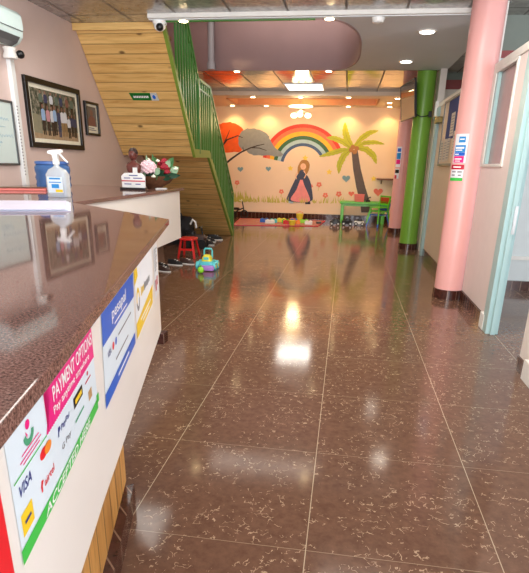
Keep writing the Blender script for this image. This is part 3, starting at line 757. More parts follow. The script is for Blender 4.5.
# paper stack
t = thing('paper_stack', 'lavender white sheets of paper stacked on the granite at left border', 'papers', (-1.9, 2.75, CT))
ux, uy = Vector((-0.92, -0.39)), Vector((-0.47, 0.882))
c_ = Vector((-1.395, 2.575))
for i, (da, mt) in enumerate(((0.0, 'paper_lav'), (0.012, 'paper_blue'), (-0.008, 'paper_lav'))):
    a = c_ + ux * (0.012 * i) + uy * da
    p = [a, a + ux * 0.9, a + ux * 0.9 + uy * 0.62, a + uy * 0.62]
    MB().prism([tuple(v) for v in p], CT + 0.001 + 0.005 * i, CT + 0.0055 + 0.005 * i).build('sheet', mt, t, bevel=0.002)
# pink box file
t = thing('box_file', 'flat pink file box lying behind the papers near the wall', 'box', (-2.78, 4.23, CT))
q = MB(); q.bar((-2.97, 4.13, CT + 0.011), (-2.55, 4.33, CT + 0.011), 0.12, 0.02); q.build('tray', 'toy_pink', t, bevel=0.004)
q = MB(); q.bar((-2.97, 4.13, CT + 0.025), (-2.55, 4.33, CT + 0.025), 0.13, 0.007); q.build('lid', 'shelf_brown', t, bevel=0.003)
# pen
t = thing('pen', 'thin pale pen lying on the granite in front of the flower basket', 'pen', (-1.83, 5.19, CT)); q2 = MB().tube([(-1.86, 5.13, CT + 0.005), (-1.79, 5.245, CT + 0.005)], 0.005, 8); q2.build('barrel', 'plastic_white', t)
MB().tube([(-1.79, 5.245, CT + 0.005), (-1.78, 5.262, CT + 0.005)], [0.004, 0.001], 8).build('tip', 'steel', t)
# statuette behind the card
sx_, sy_2 = -2.045, 5.06
t = thing('statuette', 'reddish brown bust statuette standing behind the white award card', 'statuette', (sx_, sy_2, CT))
MB().lathe([(0.07, 0.0), (0.07, 0.02), (0.05, 0.03), (0.045, 0.12), (0.06, 0.15)], (sx_, sy_2, CT), 20).build('pedestal', 'bronze', t, smooth=40)
q = MB(); loft(q, (sx_, sy_2, CT), [(0.14, 0.10, 0.07, 0.03), (0.19, 0.15, 0.08, 0.035), (0.235, 0.17, 0.085, 0.04), (0.265, 0.14, 0.075, 0.035), (0.28, 0.07, 0.06, 0.028), (0.30, 0.045, 0.045, 0.02), (0.315, 0.045, 0.045, 0.02)])
q.ball((sx_, sy_2 - 0.005, CT + 0.355), 0.047, 0.052, 0.062); q.ball((sx_, sy_2 - 0.055, CT + 0.35), 0.011, 0.014, 0.016, 8, 6)
q.ball((sx_ - 0.046, sy_2, CT + 0.352), 0.01, 0.012, 0.017, 8, 6); q.ball((sx_ + 0.046, sy_2, CT + 0.352), 0.01, 0.012, 0.017, 8, 6)
q.ball((sx_ - 0.018, sy_2 - 0.05, CT + 0.367), 0.008, 0.005, 0.005, 8, 6); q.ball((sx_ + 0.018, sy_2 - 0.05, CT + 0.367), 0.008, 0.005, 0.005, 8, 6); q.ball((sx_, sy_2 - 0.05, CT + 0.322), 0.018, 0.006, 0.005, 8, 6)
q.build('bust', 'bronze', t, smooth=60)
MB().ball((sx_, sy_2 + 0.006, CT + 0.375), 0.051, 0.055, 0.055).build('hair', 'dark_brown', t, smooth=60)
MB().prism([(sx_ + 0.005, CT + 0.12), (sx_ + 0.062, CT + 0.12), (sx_ + 0.058, CT + 0.225), (sx_ + 0.01, CT + 0.225)], sy_2 - 0.062, sy_2 - 0.05, 'xz').build('name_plate', 'plastic_white', t)
t.scale = (0.86, 0.86, 0.88)
# award card
ax, ay = -2.005, 4.94
t = thing('award_card', 'white arched award card with red stripe on a black base on counter', 'card', (ax, ay, CT))
MB().box(ax - 0.125, ax + 0.125, ay - 0.045, ay + 0.03, CT, CT + 0.018).build('stand', 'black', t, bevel=0.003)
MB().prism([(ax - 0.115, CT + 0.018), (ax + 0.115, CT + 0.018), (ax + 0.118, CT + 0.12), (ax + 0.085, CT + 0.15), (ax - 0.085, CT + 0.15), (ax - 0.118, CT + 0.12)], ay - 0.012, ay, 'xz').build('card', 'plastic_white', t, bevel=0.002)
MB().box(ax - 0.116, ax + 0.116, ay - 0.0135, ay - 0.0122, CT + 0.073, CT + 0.083).build('stripe', 'crimson_print', t)
q = MB()
for zz, x0, x1 in ((0.128, -0.04, 0.045), (0.104, -0.09, -0.03), (0.104, 0.0, 0.09), (0.05, -0.09, -0.02), (0.05, 0.02, 0.07)): q.box(ax + x0, ax + x1, ay - 0.0135, ay - 0.0122, CT + zz - 0.004, CT + zz + 0.004)
q.build('print_lines', 'navy_print', t)
# flower basket
fx, fy = -1.955, 5.36
t = thing('flower_basket', 'brown basket of silk flowers with a large blush bloom and crimson roses', 'flower basket', (fx, fy, CT))
MB().lathe([(0.07, 0.0), (0.08, 0.012), (0.15, 0.05), (0.205, 0.11), (0.21, 0.118), (0.195, 0.118), (0.12, 0.08)], (fx, fy, CT), 28, 1.05, 0.75).build('bowl', 'wicker', t, smooth=50)
def bloom(c, r, m, name, layers=4):
    q = MB()
    if layers == 4:
        for k in range(60):
            h_ = 1 - 1.5 * (k + 0.5) / 60; rr = math.sqrt(max(0, 1 - h_ * h_)); a = 2.399963 * k
            q.ball((c[0] + r * .8 * rr * math.cos(a), c[1] + r * .8 * rr * math.sin(a), c[2] + r * .8 * h_), r * .24, None, r * .2, 8, 6)
        layers = 0
    for L in range(layers):
        k = 9 - L; rr = r * (1 - 0.2 * L); zz = c[2] + r * 0.2 * L
        for j in range(k):
            a = 2 * PI * (j + 0.5 * (L % 2)) / k
            q.ball((c[0] + rr * 0.58 * math.cos(a), c[1] + rr * 0.58 * math.sin(a), zz), rr * 0.42, rr * 0.42, r * 0.34, 8, 6)
    q.ball((c[0], c[1], c[2] + r * 0.5), r * 0.42, None, r * 0.36, 8, 6)
    return q.build(name, m, t, smooth=60)
bloom((fx - 0.02, fy - 0.10, CT + 0.185), 0.088, 'petal_pink', 'blush_flower')
for dx, dy, dz, r in ((0.13, -0.03, 0.20, 0.055), (0.10, 0.05, 0.25, 0.05), (-0.19, -0.06, 0.15, 0.05), (-0.11, 0.05, 0.22, 0.045), (0.16, -0.06, 0.155, 0.04), (0.05, 0.08, 0.23, 0.04)): bloom((fx + dx, fy + dy, CT + dz), r, 'petal_red', 'rose', 3)
for dx, dy, dz in ((-0.20, 0.0, 0.25), (-0.23, -0.02, 0.17), (0.05, -0.15, 0.115), (-0.06, 0.02, 0.27), (0.24, -0.02, 0.19), (0.04, 0.02, 0.26)): bloom((fx + dx, fy + dy, CT + dz), 0.024, 'petal_white', 'small_flower', 2)
def leafshape(q, base, tip, w):
    a = Vector(base); b = Vector(tip); d = b - a; side = d.cross(Vector((0.3, 1, 0.2))).normalized()
    prof = [(0, 0.05), (0.25, 0.75), (0.5, 1.0), (0.75, 0.7), (1, 0.02)]; nrm_ = side.cross(d).normalized()
    vs = []; fs = []
    for k, ww in prof:
        p = a + d * k; b_ = nrm_ * (w * 0.25 * math.sin(PI * k))
        vs += [p + side * (w * ww) , p + b_, p - side * (w * ww)]
    for i in range(4):
        for j in range(2): fs.append((3 * i + j, 3 * i + j + 1, 3 * i + 4 + j, 3 * i + 3 + j))
    n0 = len(vs); vs2 = [v - nrm_ * 0.002 for v in vs]
    q.add(vs + vs2, fs + [tuple(n0 + i for i in f[::-1]) for f in fs])
leaves = [((-.07, -.08, .12), (-.1, -.14, .20), .03, 'leaf_pale'), ((-.05, 0, .15), (-.06, -.03, .32), .022, 'leaf_pale'), ((.13, 0, .18), (.22, -.02, .30), .04, 'leaf'), ((.17, 0, .14), (.27, -.02, .21), .04, 'leaf_pale'),
          ((.12, -.08, .12), (.30, -.06, .13), .03, 'leaf_dark'), ((.1, -.1, .11), (.22, -.12, .10), .03, 'leaf_dark'), ((-.1, -.1, .12), (-.02, -.18, .14), .035, 'leaf_pale'), ((.02, -.1, .10), (.10, -.17, .12), .03, 'leaf'),
          ((-.15, -.02, .12), (-.26, -.06, .13), .035, 'leaf_dark'), ((-.1, 0, .14), (-.2, 0, .22), .03, 'leaf'), ((-.09, -.06, .15), (-.14, -.1, .25), .032, 'leaf_pale'), ((0, .03, .2), (.02, .02, .30), .028, 'leaf'), ((.14, -.03, .2), (.20, -.07, .27), .034, 'leaf_pale'), ((.05, -.1, .12), (.16, -.14, .17), .03, 'leaf_dark'), ((-.1, -.02, .13), (-.28, .0, .19), .03, 'leaf_pale'), ((-.12, .0, .12), (-.30, -.02, .11), .035, 'leaf'), ((-.08, -.1, .14), (-.13, -.16, .22), .036, 'leaf_pale'), ((-.06, -.13, .11), (-.11, -.19, .15), .034, 'leaf_pale'), ((.06, -.12, .13), (.12, -.16, .20), .03, 'leaf_pale'), ((.02, .0, .2), (.0, -.02, .33), .024, 'leaf')]
for a, b, w_, mt in leaves:
    q = MB(); leafshape(q, [fx + a[0], fy + a[1], CT + a[2]], [fx + b[0], fy + b[1], CT + b[2]], w_); q.build('leaf', mt, t, smooth=60)
MB().ball((fx, fy, CT + 0.12), 0.16, 0.11, 0.07).build('greenery', 'leaf_dark', t, smooth=60)

# ------------------------------------------------------------------ left wall
# air conditioner
t = thing('air_conditioner', 'white split air conditioner high on the left wall', 'air conditioner', (XL + 0.1, 4.75, 2.33))
sec = [(XL + 0.0, 2.36), (XL + 0.0, 2.63), (XL + 0.17, 2.63), (XL + 0.205, 2.60), (XL + 0.215, 2.50), (XL + 0.20, 2.42), (XL + 0.16, 2.37), (XL + 0.10, 2.345)]
q = MB(); q.prism([(p[0], p[1]) for p in sec], 4.34, 5.17, 'xz'); q.build('casing', 'ac_white', t, smooth=30, bevel=0.01)
q = MB(); q.add([(XL + 0.204, 4.40, 2.414), (XL + 0.204, 5.11, 2.414), (XL + 0.166, 5.11, 2.366), (XL + 0.166, 4.40, 2.366), (XL + 0.104, 5.11, 2.340), (XL + 0.104, 4.40, 2.340)], [(0, 1, 2, 3), (3, 2, 4, 5)]); q.build('louver', 'ac_grey', t)
MB().box(XL + 0.206, XL + 0.219, 4.36, 5.15, 2.466, 2.470).build('panel_seam', 'ac_grey', t)
# pipe cover under it
t = thing('pipe_cover', 'white pipe cover running down the pink wall below the air conditioner', 'pipe cover', (XL + 0.03, 5.19, CT))
MB().box(XL, XL + 0.045, 5.155, 5.225, CT, 2.27).build('channel', 'plastic_white', t, bevel=0.006)
MB().lathe([(0.06, 2.24), (0.065, 2.26), (0.05, 2.30), (0.06, 2.334)], (XL + 0.075, 5.12, 0), 18).build('elbow', 'trim_white', t, smooth=50)
MB().ball((XL + 0.13, 5.20, 2.29), 0.038, 0.045, 0.036).build('pipe_stub', 'black', t, smooth=60)
q = MB()
for i in range(22): q.box(XL + 0.046, XL + 0.048, 5.16, 5.175, 1.2 + 0.03 * i, 1.212 + 0.03 * i)
q.build('cable_clips', 'pipe_grey', t)
# whiteboard
t = thing('whiteboard', 'whiteboard with faint blue writing on the pink wall at left border', 'whiteboard', (XL + 0.01, 4.5, 1.3))
MB().box(XL + 0.002, XL + 0.016, 3.95, 5.11, 1.31, 1.86).build('board', 'whiteboard', t)
q = MB(); Y0_, Y1_, Z0_, Z1_ = 3.93, 5.13, 1.292, 1.878
q.box(XL + 0.002, XL + 0.026, Y0_, Y1_, Z1_ - 0.02, Z1_).box(XL + 0.002, XL + 0.026, Y0_, Y1_, Z0_, Z0_ + 0.02).box(XL + 0.002, XL + 0.026, Y0_, Y0_ + 0.02, Z0_, Z1_).box(XL + 0.002, XL + 0.026, Y1_ - 0.018, Y1_, Z0_, Z1_)
q.build('frame', 'alu', t)
q = MB(); rnd = random.Random(2)
for zz, y0, y1, A in ((1.71, 4.72, 5.04, 0.018), (1.56, 4.70, 5.08, 0.022), (1.50, 4.70, 4.9, 0.012), (1.47, 4.70, 4.86, 0.01), (1.64, 4.70, 4.98, 0.003)):
    pts = [(XL + 0.0185, y0 + (y1 - y0) * i / 26, zz + A * math.sin(i * 2.1 + rnd.random()) * rnd.uniform(.3, 1)) for i in range(27)]
    q.tube(pts, 0.003, 4)
q.build('handwriting', 'marker', t)
# framed group photograph
def framed(label, y0, y1, z0, z1, fw_, mw):
    t = thing('picture_frame', label, 'framed photo', (XL + 0.015, (y0 + y1) / 2, z0))
    q = MB()
    q.box(XL, XL + 0.035, y0, y1, z0, z0 + fw_).box(XL, XL + 0.035, y0, y1, z1 - fw_, z1).box(XL, XL + 0.035, y0, y0 + fw_, z0 + fw_, z1 - fw_).box(XL, XL + 0.035, y1 - fw_, y1, z0 + fw_, z1 - fw_)
    q.build('frame', 'frame_black', t, bevel=0.004)
    MB().box(XL, XL + 0.012, y0 + fw_, y1 - fw_, z0 + fw_, z1 - fw_).build('mat_board', 'petal_white', t)
    return t
def foliage_mat():
    m, nt, b = new_mat('printed_garden_photo'); co = objcoord(nt)
    n_ = noise(nt, co, 16, 6, 0.7).outputs['Fac']
    c = ramp(nt, n_, [(0.3, lin((30, 34, 28))), (0.45, lin((70, 78, 66))), (0.55, lin((120, 118, 104))), (0.7, lin((176, 170, 156)))])
    nt.links.new(c, b.inputs['Base Color']); b.inputs['Roughness'].default_value = 0.2
    return m
M['garden'] = foliage_mat()
M['ground_print'] = mat('printed_sandy_ground', (170, 146, 116), 0.2, var=0.15, scale=20)
M['stone_print'] = mat('printed_stone_wall', (140, 138, 116), 0.2, var=0.1, scale=20)
for nm, c in dict(shirt_blue=(150, 182, 220), shirt_pink=(206, 150, 160), shirt_white=(214, 218, 224), shirt_navy=(54, 62, 96), trouser_dark=(44, 38, 40), trouser_tan=(150, 122, 86), shirt_green=(92, 110, 98), shirt_red=(132, 88, 80)).items(): M[nm] = mat('printed_' + nm, c, 0.2, var=0.06)
y0, y1, z0, z1 = 5.38, 6.53, 1.47, 2.15
t = framed('large black framed group photograph of people on the pink wall', y0, y1, z0, z1, 0.055, 0.05)
a0, a1, b0, b1 = y0 + 0.10, y1 - 0.10, z0 + 0.095, z1 - 0.095
PX = XL + 0.0125
MB().box(XL + 0.011, PX, a0, a1, b0, b1).build('photo_print', 'garden', t)
names = ['ground_print', 'stone_print', 'shirt_blue', 'shirt_pink', 'shirt_white', 'shirt_navy', 'trouser_dark', 'trouser_tan', 'shirt_green', 'shirt_red', 'skin_tan']
q = MB(); k_ = [0]
def fig(pts, mi):
    k_[0] += 1; x = PX + 0.00003 * k_[0]
    q.m(mi).poly(lambda a, b: (x, a0 + (a1 - a0) * a, b0 + (b1 - b0) * b), pts)
fig([(0, 0), (1, 0), (1, .2), (0, .16)], 0); fig([(0, .12), (.17, .1), (.17, .47), (0, .5)], 1)
def print_person(a, base, hgt, shirt, trou, wd=0.04):
    fig([(a - wd * .7, base), (a - wd * .1, base), (a, base + hgt * .42), (a + wd * .1, base), (a + wd * .7, base), (a + wd * .75, base + hgt * .5), (a - wd * .75, base + hgt * .5)], trou)
    fig([(a - wd * .8, base + hgt * .47), (a + wd * .8, base + hgt * .47), (a + wd, base + hgt * .6), (a + wd * .9, base + hgt * .8), (a + wd * .3, base + hgt * .85), (a - wd * .3, base + hgt * .85), (a - wd * .9, base + hgt * .8), (a - wd, base + hgt * .6)], shirt)
    fig(disc_pts(a, base + hgt * .925, wd * .48, hgt * .075, 10), 10)
for i, a in enumerate((.2, .3, .42, .54, .64, .78, .9)): print_person(a, .52, .46, (8, 5, 4, 8, 5, 9, 8)[i], 6, .04)
for a, s_, tr_ in ((.22, 2, 6), (.32, 3, 6), (.41, 4, 6), (.47, 2, 6), (.56, 5, 5), (.64, 4, 7), (.71, 4, 7), (.79, 4, 6), (.87, 5, 6), (.94, 5, 6)): print_person(a, .08 + .02 * math.sin(a * 30), .62 if a < .75 else .5, s_, tr_, .042)
q.build('printed_people', names, t)
y0, y1, z0, z1 = 6.65, 7.02, 1.655, 2.05
t = framed('small black framed portrait beside the large group photograph', y0, y1, z0, z1, 0.03, 0.03)
q = MB()
def pf(lift_): return lambda a, b: (XL + 0.0122 + lift_, y0 + 0.055 + (y1 - y0 - 0.11) * a, z0 + 0.055 + (z1 - z0 - 0.11) * b)
q.m(0).poly(pf(0.0), [(0, .2), (1, .2), (1, 1), (0, 1)])
q.m(1).poly(pf(0.0002), [(.1, .2), (.9, .2), (.85, .5), (.62, .62), (.38, .62), (.15, .5)])
q.m(2).poly(pf(0.0004), disc_pts(.5, .75, .17, .14, 14))
q.m(3).poly(pf(0.0002), [(.1, .02), (.9, .02), (.9, .06), (.1, .06)]); q.poly(pf(0.0002), [(.1, .10), (.7, .10), (.7, .14), (.1, .14)])
M['port_bg'] = mat('printed_grey_backdrop', (112, 108, 106), 0.2, var=0.1)
q.build('photo_print', ['port_bg', 'shirt_red', 'skin_tan', 'grey_print'], t)

# ------------------------------------------------------------------ staircase
XS = -2.23
st = thing('staircase', 'pine planked staircase underside rising over the reception corner', 'staircase', (-2.77, 9.0, 0))
Yt, Zt = 6.58, 2.86; Yk, Zk = 7.76, 1.44; Yl = 8.56; Yb = 10.36
def slab(name, prof, m_, x0=XL + 0.012, x1=XS, bev=0):
    q = MB(); q.prism([(y, z) for y, z in prof], x0, x1, 'yz'); return q.build(name, m_, st, bevel=bev)
slab('upper_soffit', [(Yt, Zt - 0.03), (Yk, Zk), (Yk, Zk + 0.06), (Yt + 0.05, Zt - 0.03)], 'planks')
slab('top_board', [(6.53, 2.775), (6.56, 2.775), (6.56, 2.848), (6.53, 2.848)], 'planks')
slab('landing', [(Yk, Zk), (Yl, Zk + 0.01), (Yl, Zk + 0.10), (Yk, Zk + 0.10)], 'planks')
slab('lower_soffit', [(Yl, Zk + 0.01), (Yb, 0.0), (Yb + 0.08, 0.0), (Yl, Zk + 0.09)], 'planks')
nst = 8
for i in range(nst):
    z = Zk * (nst - i) / nst + 0.02; y = Yl + (Yb - Yl) * i / nst
    q = MB(); q.box(XL + 0.015, XS - 0.01, y + 0.02, y + (Yb - Yl) / nst + 0.05, z - 0.02, z + 0.02); q.build('tread', 'shelf_brown', st)
for i in range(nst):
    z = Zk + 0.10 + (3.4 - Zk) * (i + 1) / nst; y = Yk - (3.4 - Zk) * (i + 1) / nst / 1.2
    if y < 6.6: break
    q = MB(); q.box(XL + 0.015, XS - 0.01, y, y + 0.24, z - 0.02, z + 0.02); q.build('tread', 'shelf_brown', st)
def string(prof, name='stringer'):
    q = MB(); q.prism(prof, XS, XS + 0.04, 'yz'); return q.build(name, 'stringer_green', st)
string([(Yt, Zt - 0.03), (Yk, Zk - 0.015), (Yk, Zk + 0.10), (Yt + 0.07, Zt - 0.03)])
string([(Yk, Zk - 0.015), (Yl, Zk - 0.005), (Yl + 0.04, Zk + 0.10), (Yk, Zk + 0.10)])
string([(Yl, Zk - 0.005), (Yb, -0.0), (Yb + 0.12, 0.0), (Yl + 0.04, Zk + 0.10)])
# railing
rl = thing('stair_railing', 'green metal stair railing with flat upright bars along the wooden stairs', 'railing', (XS, 8.8, 0))
XR_ = XS + 0.02
def hz(y):                        # handrail height
    if y < 8.015: return 2.48 + (8.015 - y) * 1.30
    if y < 8.69: return 2.48 - (y - 8.015) * 0.05
    return 2.447 - (y - 8.69) * 0.938
def sz(y):                        # foot of the bars
    if y < Yk: return Zk + 0.08 + (Yk - y) * 1.2
    if y < Yl + 0.06: return Zk + 0.09
    return max(0.0, Zk + 0.08 - (y - Yl - 0.06) * 0.82)
rail_pts = [(XR_, 7.0, hz(7.0)), (XR_, 8.015, hz(8.015)), (XR_, 8.69, hz(8.69)), (XR_, 10.40, hz(10.40))]
for a, b in zip(rail_pts, rail_pts[1:]): MB().bar(a, b, 0.045, 0.045).build('handrail', 'rail_green', rl, bevel=0.008)
q = MB()
for a, b in zip(rail_pts, rail_pts[1:]):
    d = Vector((0, 0, -0.12)); q.bar(Vector(a) + d, Vector(b) + d, 0.03, 0.025)
q.build('lower_rail', 'rail_green', rl)
y = 7.05
while y < 10.35:
    MB().box(XR_ - 0.012, XR_ + 0.012, y - 0.016, y + 0.016, sz(y) - 0.02, hz(y)).build('baluster', 'rail_green', rl)
    y += 0.118
for y in (8.02, 8.69, 10.42): MB().box(XR_ - 0.025, XR_ + 0.025, y - 0.025, y + 0.025, max(0, sz(y) - 0.05), hz(y)).build('newel_post', 'rail_green', rl, bevel=0.004)
# green plate on the planks
def on_soffit(x, k, lift_=0.0):
    """k = 0 at the landing end, 1 at the ceiling end"""
    y = Yk + (Yt - Yk) * k; z = Zk + (Zt - 0.03 - Zk) * k; d = Vector((0, Zk - Zt + 0.03, Yt - Yk)).normalized()
    if d.z > 0: d = -d
    return (x, y + d.y * lift_, z + d.z * lift_)
t = thing('sign_plate', 'small green and white sign fixed to the pine planks under the stairs', 'sign', on_soffit(-2.7, 0.5))
def ks(z): return (z - Zk) / (Zt - 0.03 - Zk)
q = MB(); P_ = [(-2.885, 2.19), (-2.60, 2.19), (-2.60, 2.113), (-2.855, 2.113)]
q.add([on_soffit(x, ks(z), 0.006) for x, z in P_] + [on_soffit(x, ks(z), 0.0) for x, z in P_], [(0, 1, 2, 3), (3, 2, 1, 0), (0, 4, 5, 1), (1, 5, 6, 2), (2, 6, 7, 3), (3, 7, 4, 0)]); q.build('green_plate', 'green_plate' if 'green_plate' in M else mat('green_sign_plastic', (28, 146, 58), 0.35, var=0.02), t)
q = MB(); P_ = [(-2.60, 2.193), (-2.515, 2.193), (-2.50, 2.11), (-2.60, 2.11)]
q.add([on_soffit(x, ks(z), 0.006) for x, z in P_] + [on_soffit(x, ks(z), 0.0) for x, z in P_], [(0, 1, 2, 3), (3, 2, 1, 0), (0, 4, 5, 1), (1, 5, 6, 2), (2, 6, 7, 3), (3, 7, 4, 0)]); q.build('white_plate', 'plastic_white', t)
for k in range(9):
    x = -2.835 + 0.0232 * k; MB().poly(lambda a, b: on_soffit(a, ks(b), 0.0075), [(x, 2.140), (x + 0.016, 2.140), (x + 0.017, 2.162), (x + 0.001, 2.162)]).build('letter_stroke', 'white_print', t)
q = MB(); q.poly(lambda a, b: on_soffit(a, ks(b), 0.0075), disc_pts(-2.556, 2.15, 0.022, 0.022, 12)); q.build('pictogram', 'blue_print', t)

# ------------------------------------------------------------------ the painted wall
def mu(px, py): return (-1.2561 + 0.025657 * (px - 300) + 0.001118 * (py - 160), 1.4688 + 0.000476 * (px - 300) - 0.023966 * (py - 160))
mural = thing('wall_mural', 'painted wall mural of rainbow, palm tree, clouds and hearts', 'mural', (-1.2, YB, 0.2))
cols = dict(m_orange=(236, 96, 34), m_slate=(142, 148, 152), m_twig=(58, 44, 42), m_red=(226, 62, 42), m_coral=(238, 120, 80), m_gold=(246, 190, 40), m_dgreen=(56, 106, 70), m_sky=(176, 206, 214), m_navy=(70, 96, 138),
            m_frond=(186, 190, 40), m_trunk=(98, 84, 80), m_nut=(176, 120, 60), m_heartblue=(122, 160, 174), m_heartred=(232, 116, 92), m_star=(246, 214, 84), m_flower=(236, 128, 100), m_grass=(206, 196, 90), m_gown=(64, 70, 96), m_pink=(238, 150, 150), m_hair=(178, 128, 64), m_face=(244, 196, 160), m_rib=(140, 150, 30), m_shoe=(40, 40, 52))
for k, c in cols.items(): M[k] = mat(k[2:] + '_mural_paint', c, 0.5, var=0.08, scale=12)
lay = [0]
def paint(name, polys, mats, k=None):
    """one flat motif of the mural: polys = [(points, material index)]"""
    lay[0] += 1; q = MB(); y = YB - 0.0015 - 0.0004 * (k if k is not None else lay[0])
    for j, (pts, mi) in enumerate(polys):
        yy = y - 0.00012 * j
        q.m(mi).add([(a, yy, b) for a, b in (mu(*p) for p in pts)], [tuple(range(len(pts)))])
    return q.build(name, mats, mural)
def smooth_poly(pts, amp=0.0, n=4, seed=1):
    """Catmull-Rom outline, with a scalloped border if amp"""
    out = []; N = len(pts); r = random.Random(seed)
    for i in range(N):
        p0, p1, p2, p3 = (Vector(pts[(i + j) % N]) for j in (-1, 0, 1, 2))
        for k in range(n):
            t_ = k / n
            v = 0.5 * ((2 * p1) + (p2 - p0) * t_ + (2 * p0 - 5 * p1 + 4 * p2 - p3) * t_ ** 2 + (3 * p1 - p0 - 3 * p2 + p3) * t_ ** 3)
            out.append((v.x + r.uniform(-amp, amp), v.y + r.uniform(-amp, amp)))
    return out
def arcband(cx, cy, r0, r1, a0, a1, n=30):
    A = [math.radians(a0 + (a1 - a0) * i / n) for i in range(n + 1)]
    return [(cx + r1 * math.cos(a), cy - r1 * math.sin(a)) for a in A] + [(cx + r0 * math.cos(a), cy - r0 * math.sin(a)) for a in A[::-1]]
rb = []
bands = [(41.5, 37.5, 2), (37.5, 33.5, 5), (33.5, 29.5, 3), (29.5, 26, 4), (26, 23, 6), (23, 20, 7)]
rain = []
for j, (ro, ri_, nm) in enumerate(((41.5, 38, 'm_red'), (38, 34.2, 'm_coral'), (34.2, 30, 'm_gold'), (30, 26.4, 'm_dgreen'), (26.4, 22.8, 'm_sky'), (22.8, 19.8, 'm_navy'))): rain.append((arcband(303.5, 165.5, ri_, ro, 19 + 1.6 * j, 168), j))
paint('rainbow', rain, ['m_red', 'm_coral', 'm_gold', 'm_dgreen', 'm_sky', 'm_navy'])
paint('orange_crown', [(smooth_poly([(205, 125), (218, 124), (228, 121.5), (238, 124), (244.5, 130), (243, 140), (241, 150), (234, 151.5), (224, 152), (212, 152), (203, 145)], 0.5), 0)], ['m_orange'])
paint('grey_crown', [(smooth_poly([(238.5, 138), (243, 130.5), (250, 127.8), (260, 129.5), (268, 133), (271, 140), (276, 147), (282, 152), (283, 155), (275, 156), (265, 154.5), (254, 155), (246, 150), (240, 147)], 0.5, seed=3), 0)], ['m_slate'])
def branch(pts, w0, w1):
    L = []; R = []
    for i, p in enumerate(pts):
        a = Vector(pts[max(i - 1, 0)]); b = Vector(pts[min(i + 1, len(pts) - 1)]); d = (b - a).normalized(); n_ = Vector((-d.y, d.x)); w_ = w0 + (w1 - w0) * i / (len(pts) - 1)
        L.append(tuple(Vector(p) + n_ * w_ / 2)); R.append(tuple(Vector(p) - n_ * w_ / 2))
    return L + R[::-1]
paint('tree_branches', [(branch([(214, 172), (222, 165), (231, 158), (240, 152), (250, 147.5), (258, 145), (265, 143.5)], 2.6, .7), 0), (branch([(243, 151), (243, 146)], 1.2, .5), 0), (branch([(252, 147), (260, 147.5), (267, 150)], 1.2, .5), 0),
    (branch([(212, 160), (220, 147), (227, 139), (238, 135), (243, 137)], 2.2, .6), 0), (branch([(224, 142), (229, 132), (230, 129)], 1.1, .4), 0)], ['m_twig'])
# palm
paint('palm_trunk', [([(351.5, 150), (357.5, 150), (361, 168), (366, 186), (373, 207), (374, 213), (363, 213), (362, 205), (357, 186), (353.5, 168)], 0)], ['m_trunk'])
def frond(pts, w_):
    N = len(pts); up_ = []; dn = []
    P2 = [Vector(p) for p in pts]; path = []
    for i in range(N - 1):
        for k in range(5): path.append(P2[i].lerp(P2[i + 1], k / 5))
    path.append(P2[-1])
    for i, p in enumerate(path):
        t_ = i / (len(path) - 1); d = (path[min(i + 1, len(path) - 1)] - path[max(i - 1, 0)]).normalized(); n_ = Vector((-d.y, d.x)); ww = w_ * (math.sin(PI * (0.08 + 0.90 * t_)) ** 0.7) * (0.82 + 0.18 * (i % 2))
        up_.append(tuple(p + n_ * ww)); dn.append(tuple(p - n_ * ww))
    return up_ + dn[::-1], branch([tuple(v) for v in path], 0.5, 0.2)
for pts, w_ in (([(353, 147), (347.5, 140), (345, 132), (344.5, 123)], 3.6), ([(354, 146), (361, 138), (368, 133), (376.5, 131)], 3.0), ([(355, 147), (364, 142.5), (374, 142), (383, 144)], 2.4), ([(355, 147), (366, 149), (373, 155), (376, 163)], 3.4),
              ([(351, 148), (342, 141), (334, 138), (327, 137.5)], 3.0), ([(351, 149), (341, 150), (331, 153), (320, 156)], 2.8), ([(351, 149), (344, 155), (340, 164), (339.5, 173)], 3.4)):
    a, b = frond(pts, w_); paint('palm_frond', [(a, 0), (b, 1)], ['m_frond', 'm_rib'])
for p in ((351, 149.5), (354.5, 151.5), (356.5, 148), (352.8, 146.8)): paint('coconut', [(disc_pts(p[0], p[1], 2.3, 2.3, 16), 0)], ['m_nut'])
def heart(cx, cy, r):
    return [(cx + r * 0.0625 * 16 * math.sin(a) ** 3, cy - r * 0.0625 * (13 * math.cos(a) - 5 * math.cos(2 * a) - 2 * math.cos(3 * a) - math.cos(4 * a))) for a in [2 * PI * k / 28 for k in range(28)]]
for x, y, r, m_ in ((239.5, 169, 3, 'm_heartblue'), (268.5, 168.5, 2.8, 'm_heartblue'), (347, 178, 4, 'm_heartblue'), (352.5, 193.5, 3, 'm_heartred'), (379, 191.5, 4.6, 'm_heartred')): paint('heart', [(heart(x, y, r), 0)], [m_])
def star(cx, cy, r): return [(cx + (r if k % 2 == 0 else r * .5) * math.sin(PI * k / 5), cy - (r if k % 2 == 0 else r * .5) * math.cos(PI * k / 5)) for k in range(10)]
for x, y in ((306, 157.5), (291, 168), (330, 171.5), (374, 178)): paint('star', [(star(x, y, 3.2), 0)], ['m_star'])
def flower(x, y, r):
    P = [(disc_pts(x + r * .65 * math.cos(2 * PI * k / 5 + .3), y + r * .65 * math.sin(2 * PI * k / 5 + .3), r * .45, r * .45, 10), 0) for k in range(5)]
    return P + [(branch([(x, y + r), (x - 1, y + r * 2.6)], .5, .4), 1)]
for x, y, r in ((235.5, 183, 2.4), (281.5, 192, 2.4), (320, 184.5, 2.6), (326.5, 195.5, 2.6), (340, 194, 2.8), (312, 186, 1.8)): paint('flower', flower(x, y, r), ['m_flower', 'm_grass'])
rg = random.Random(7); G = []
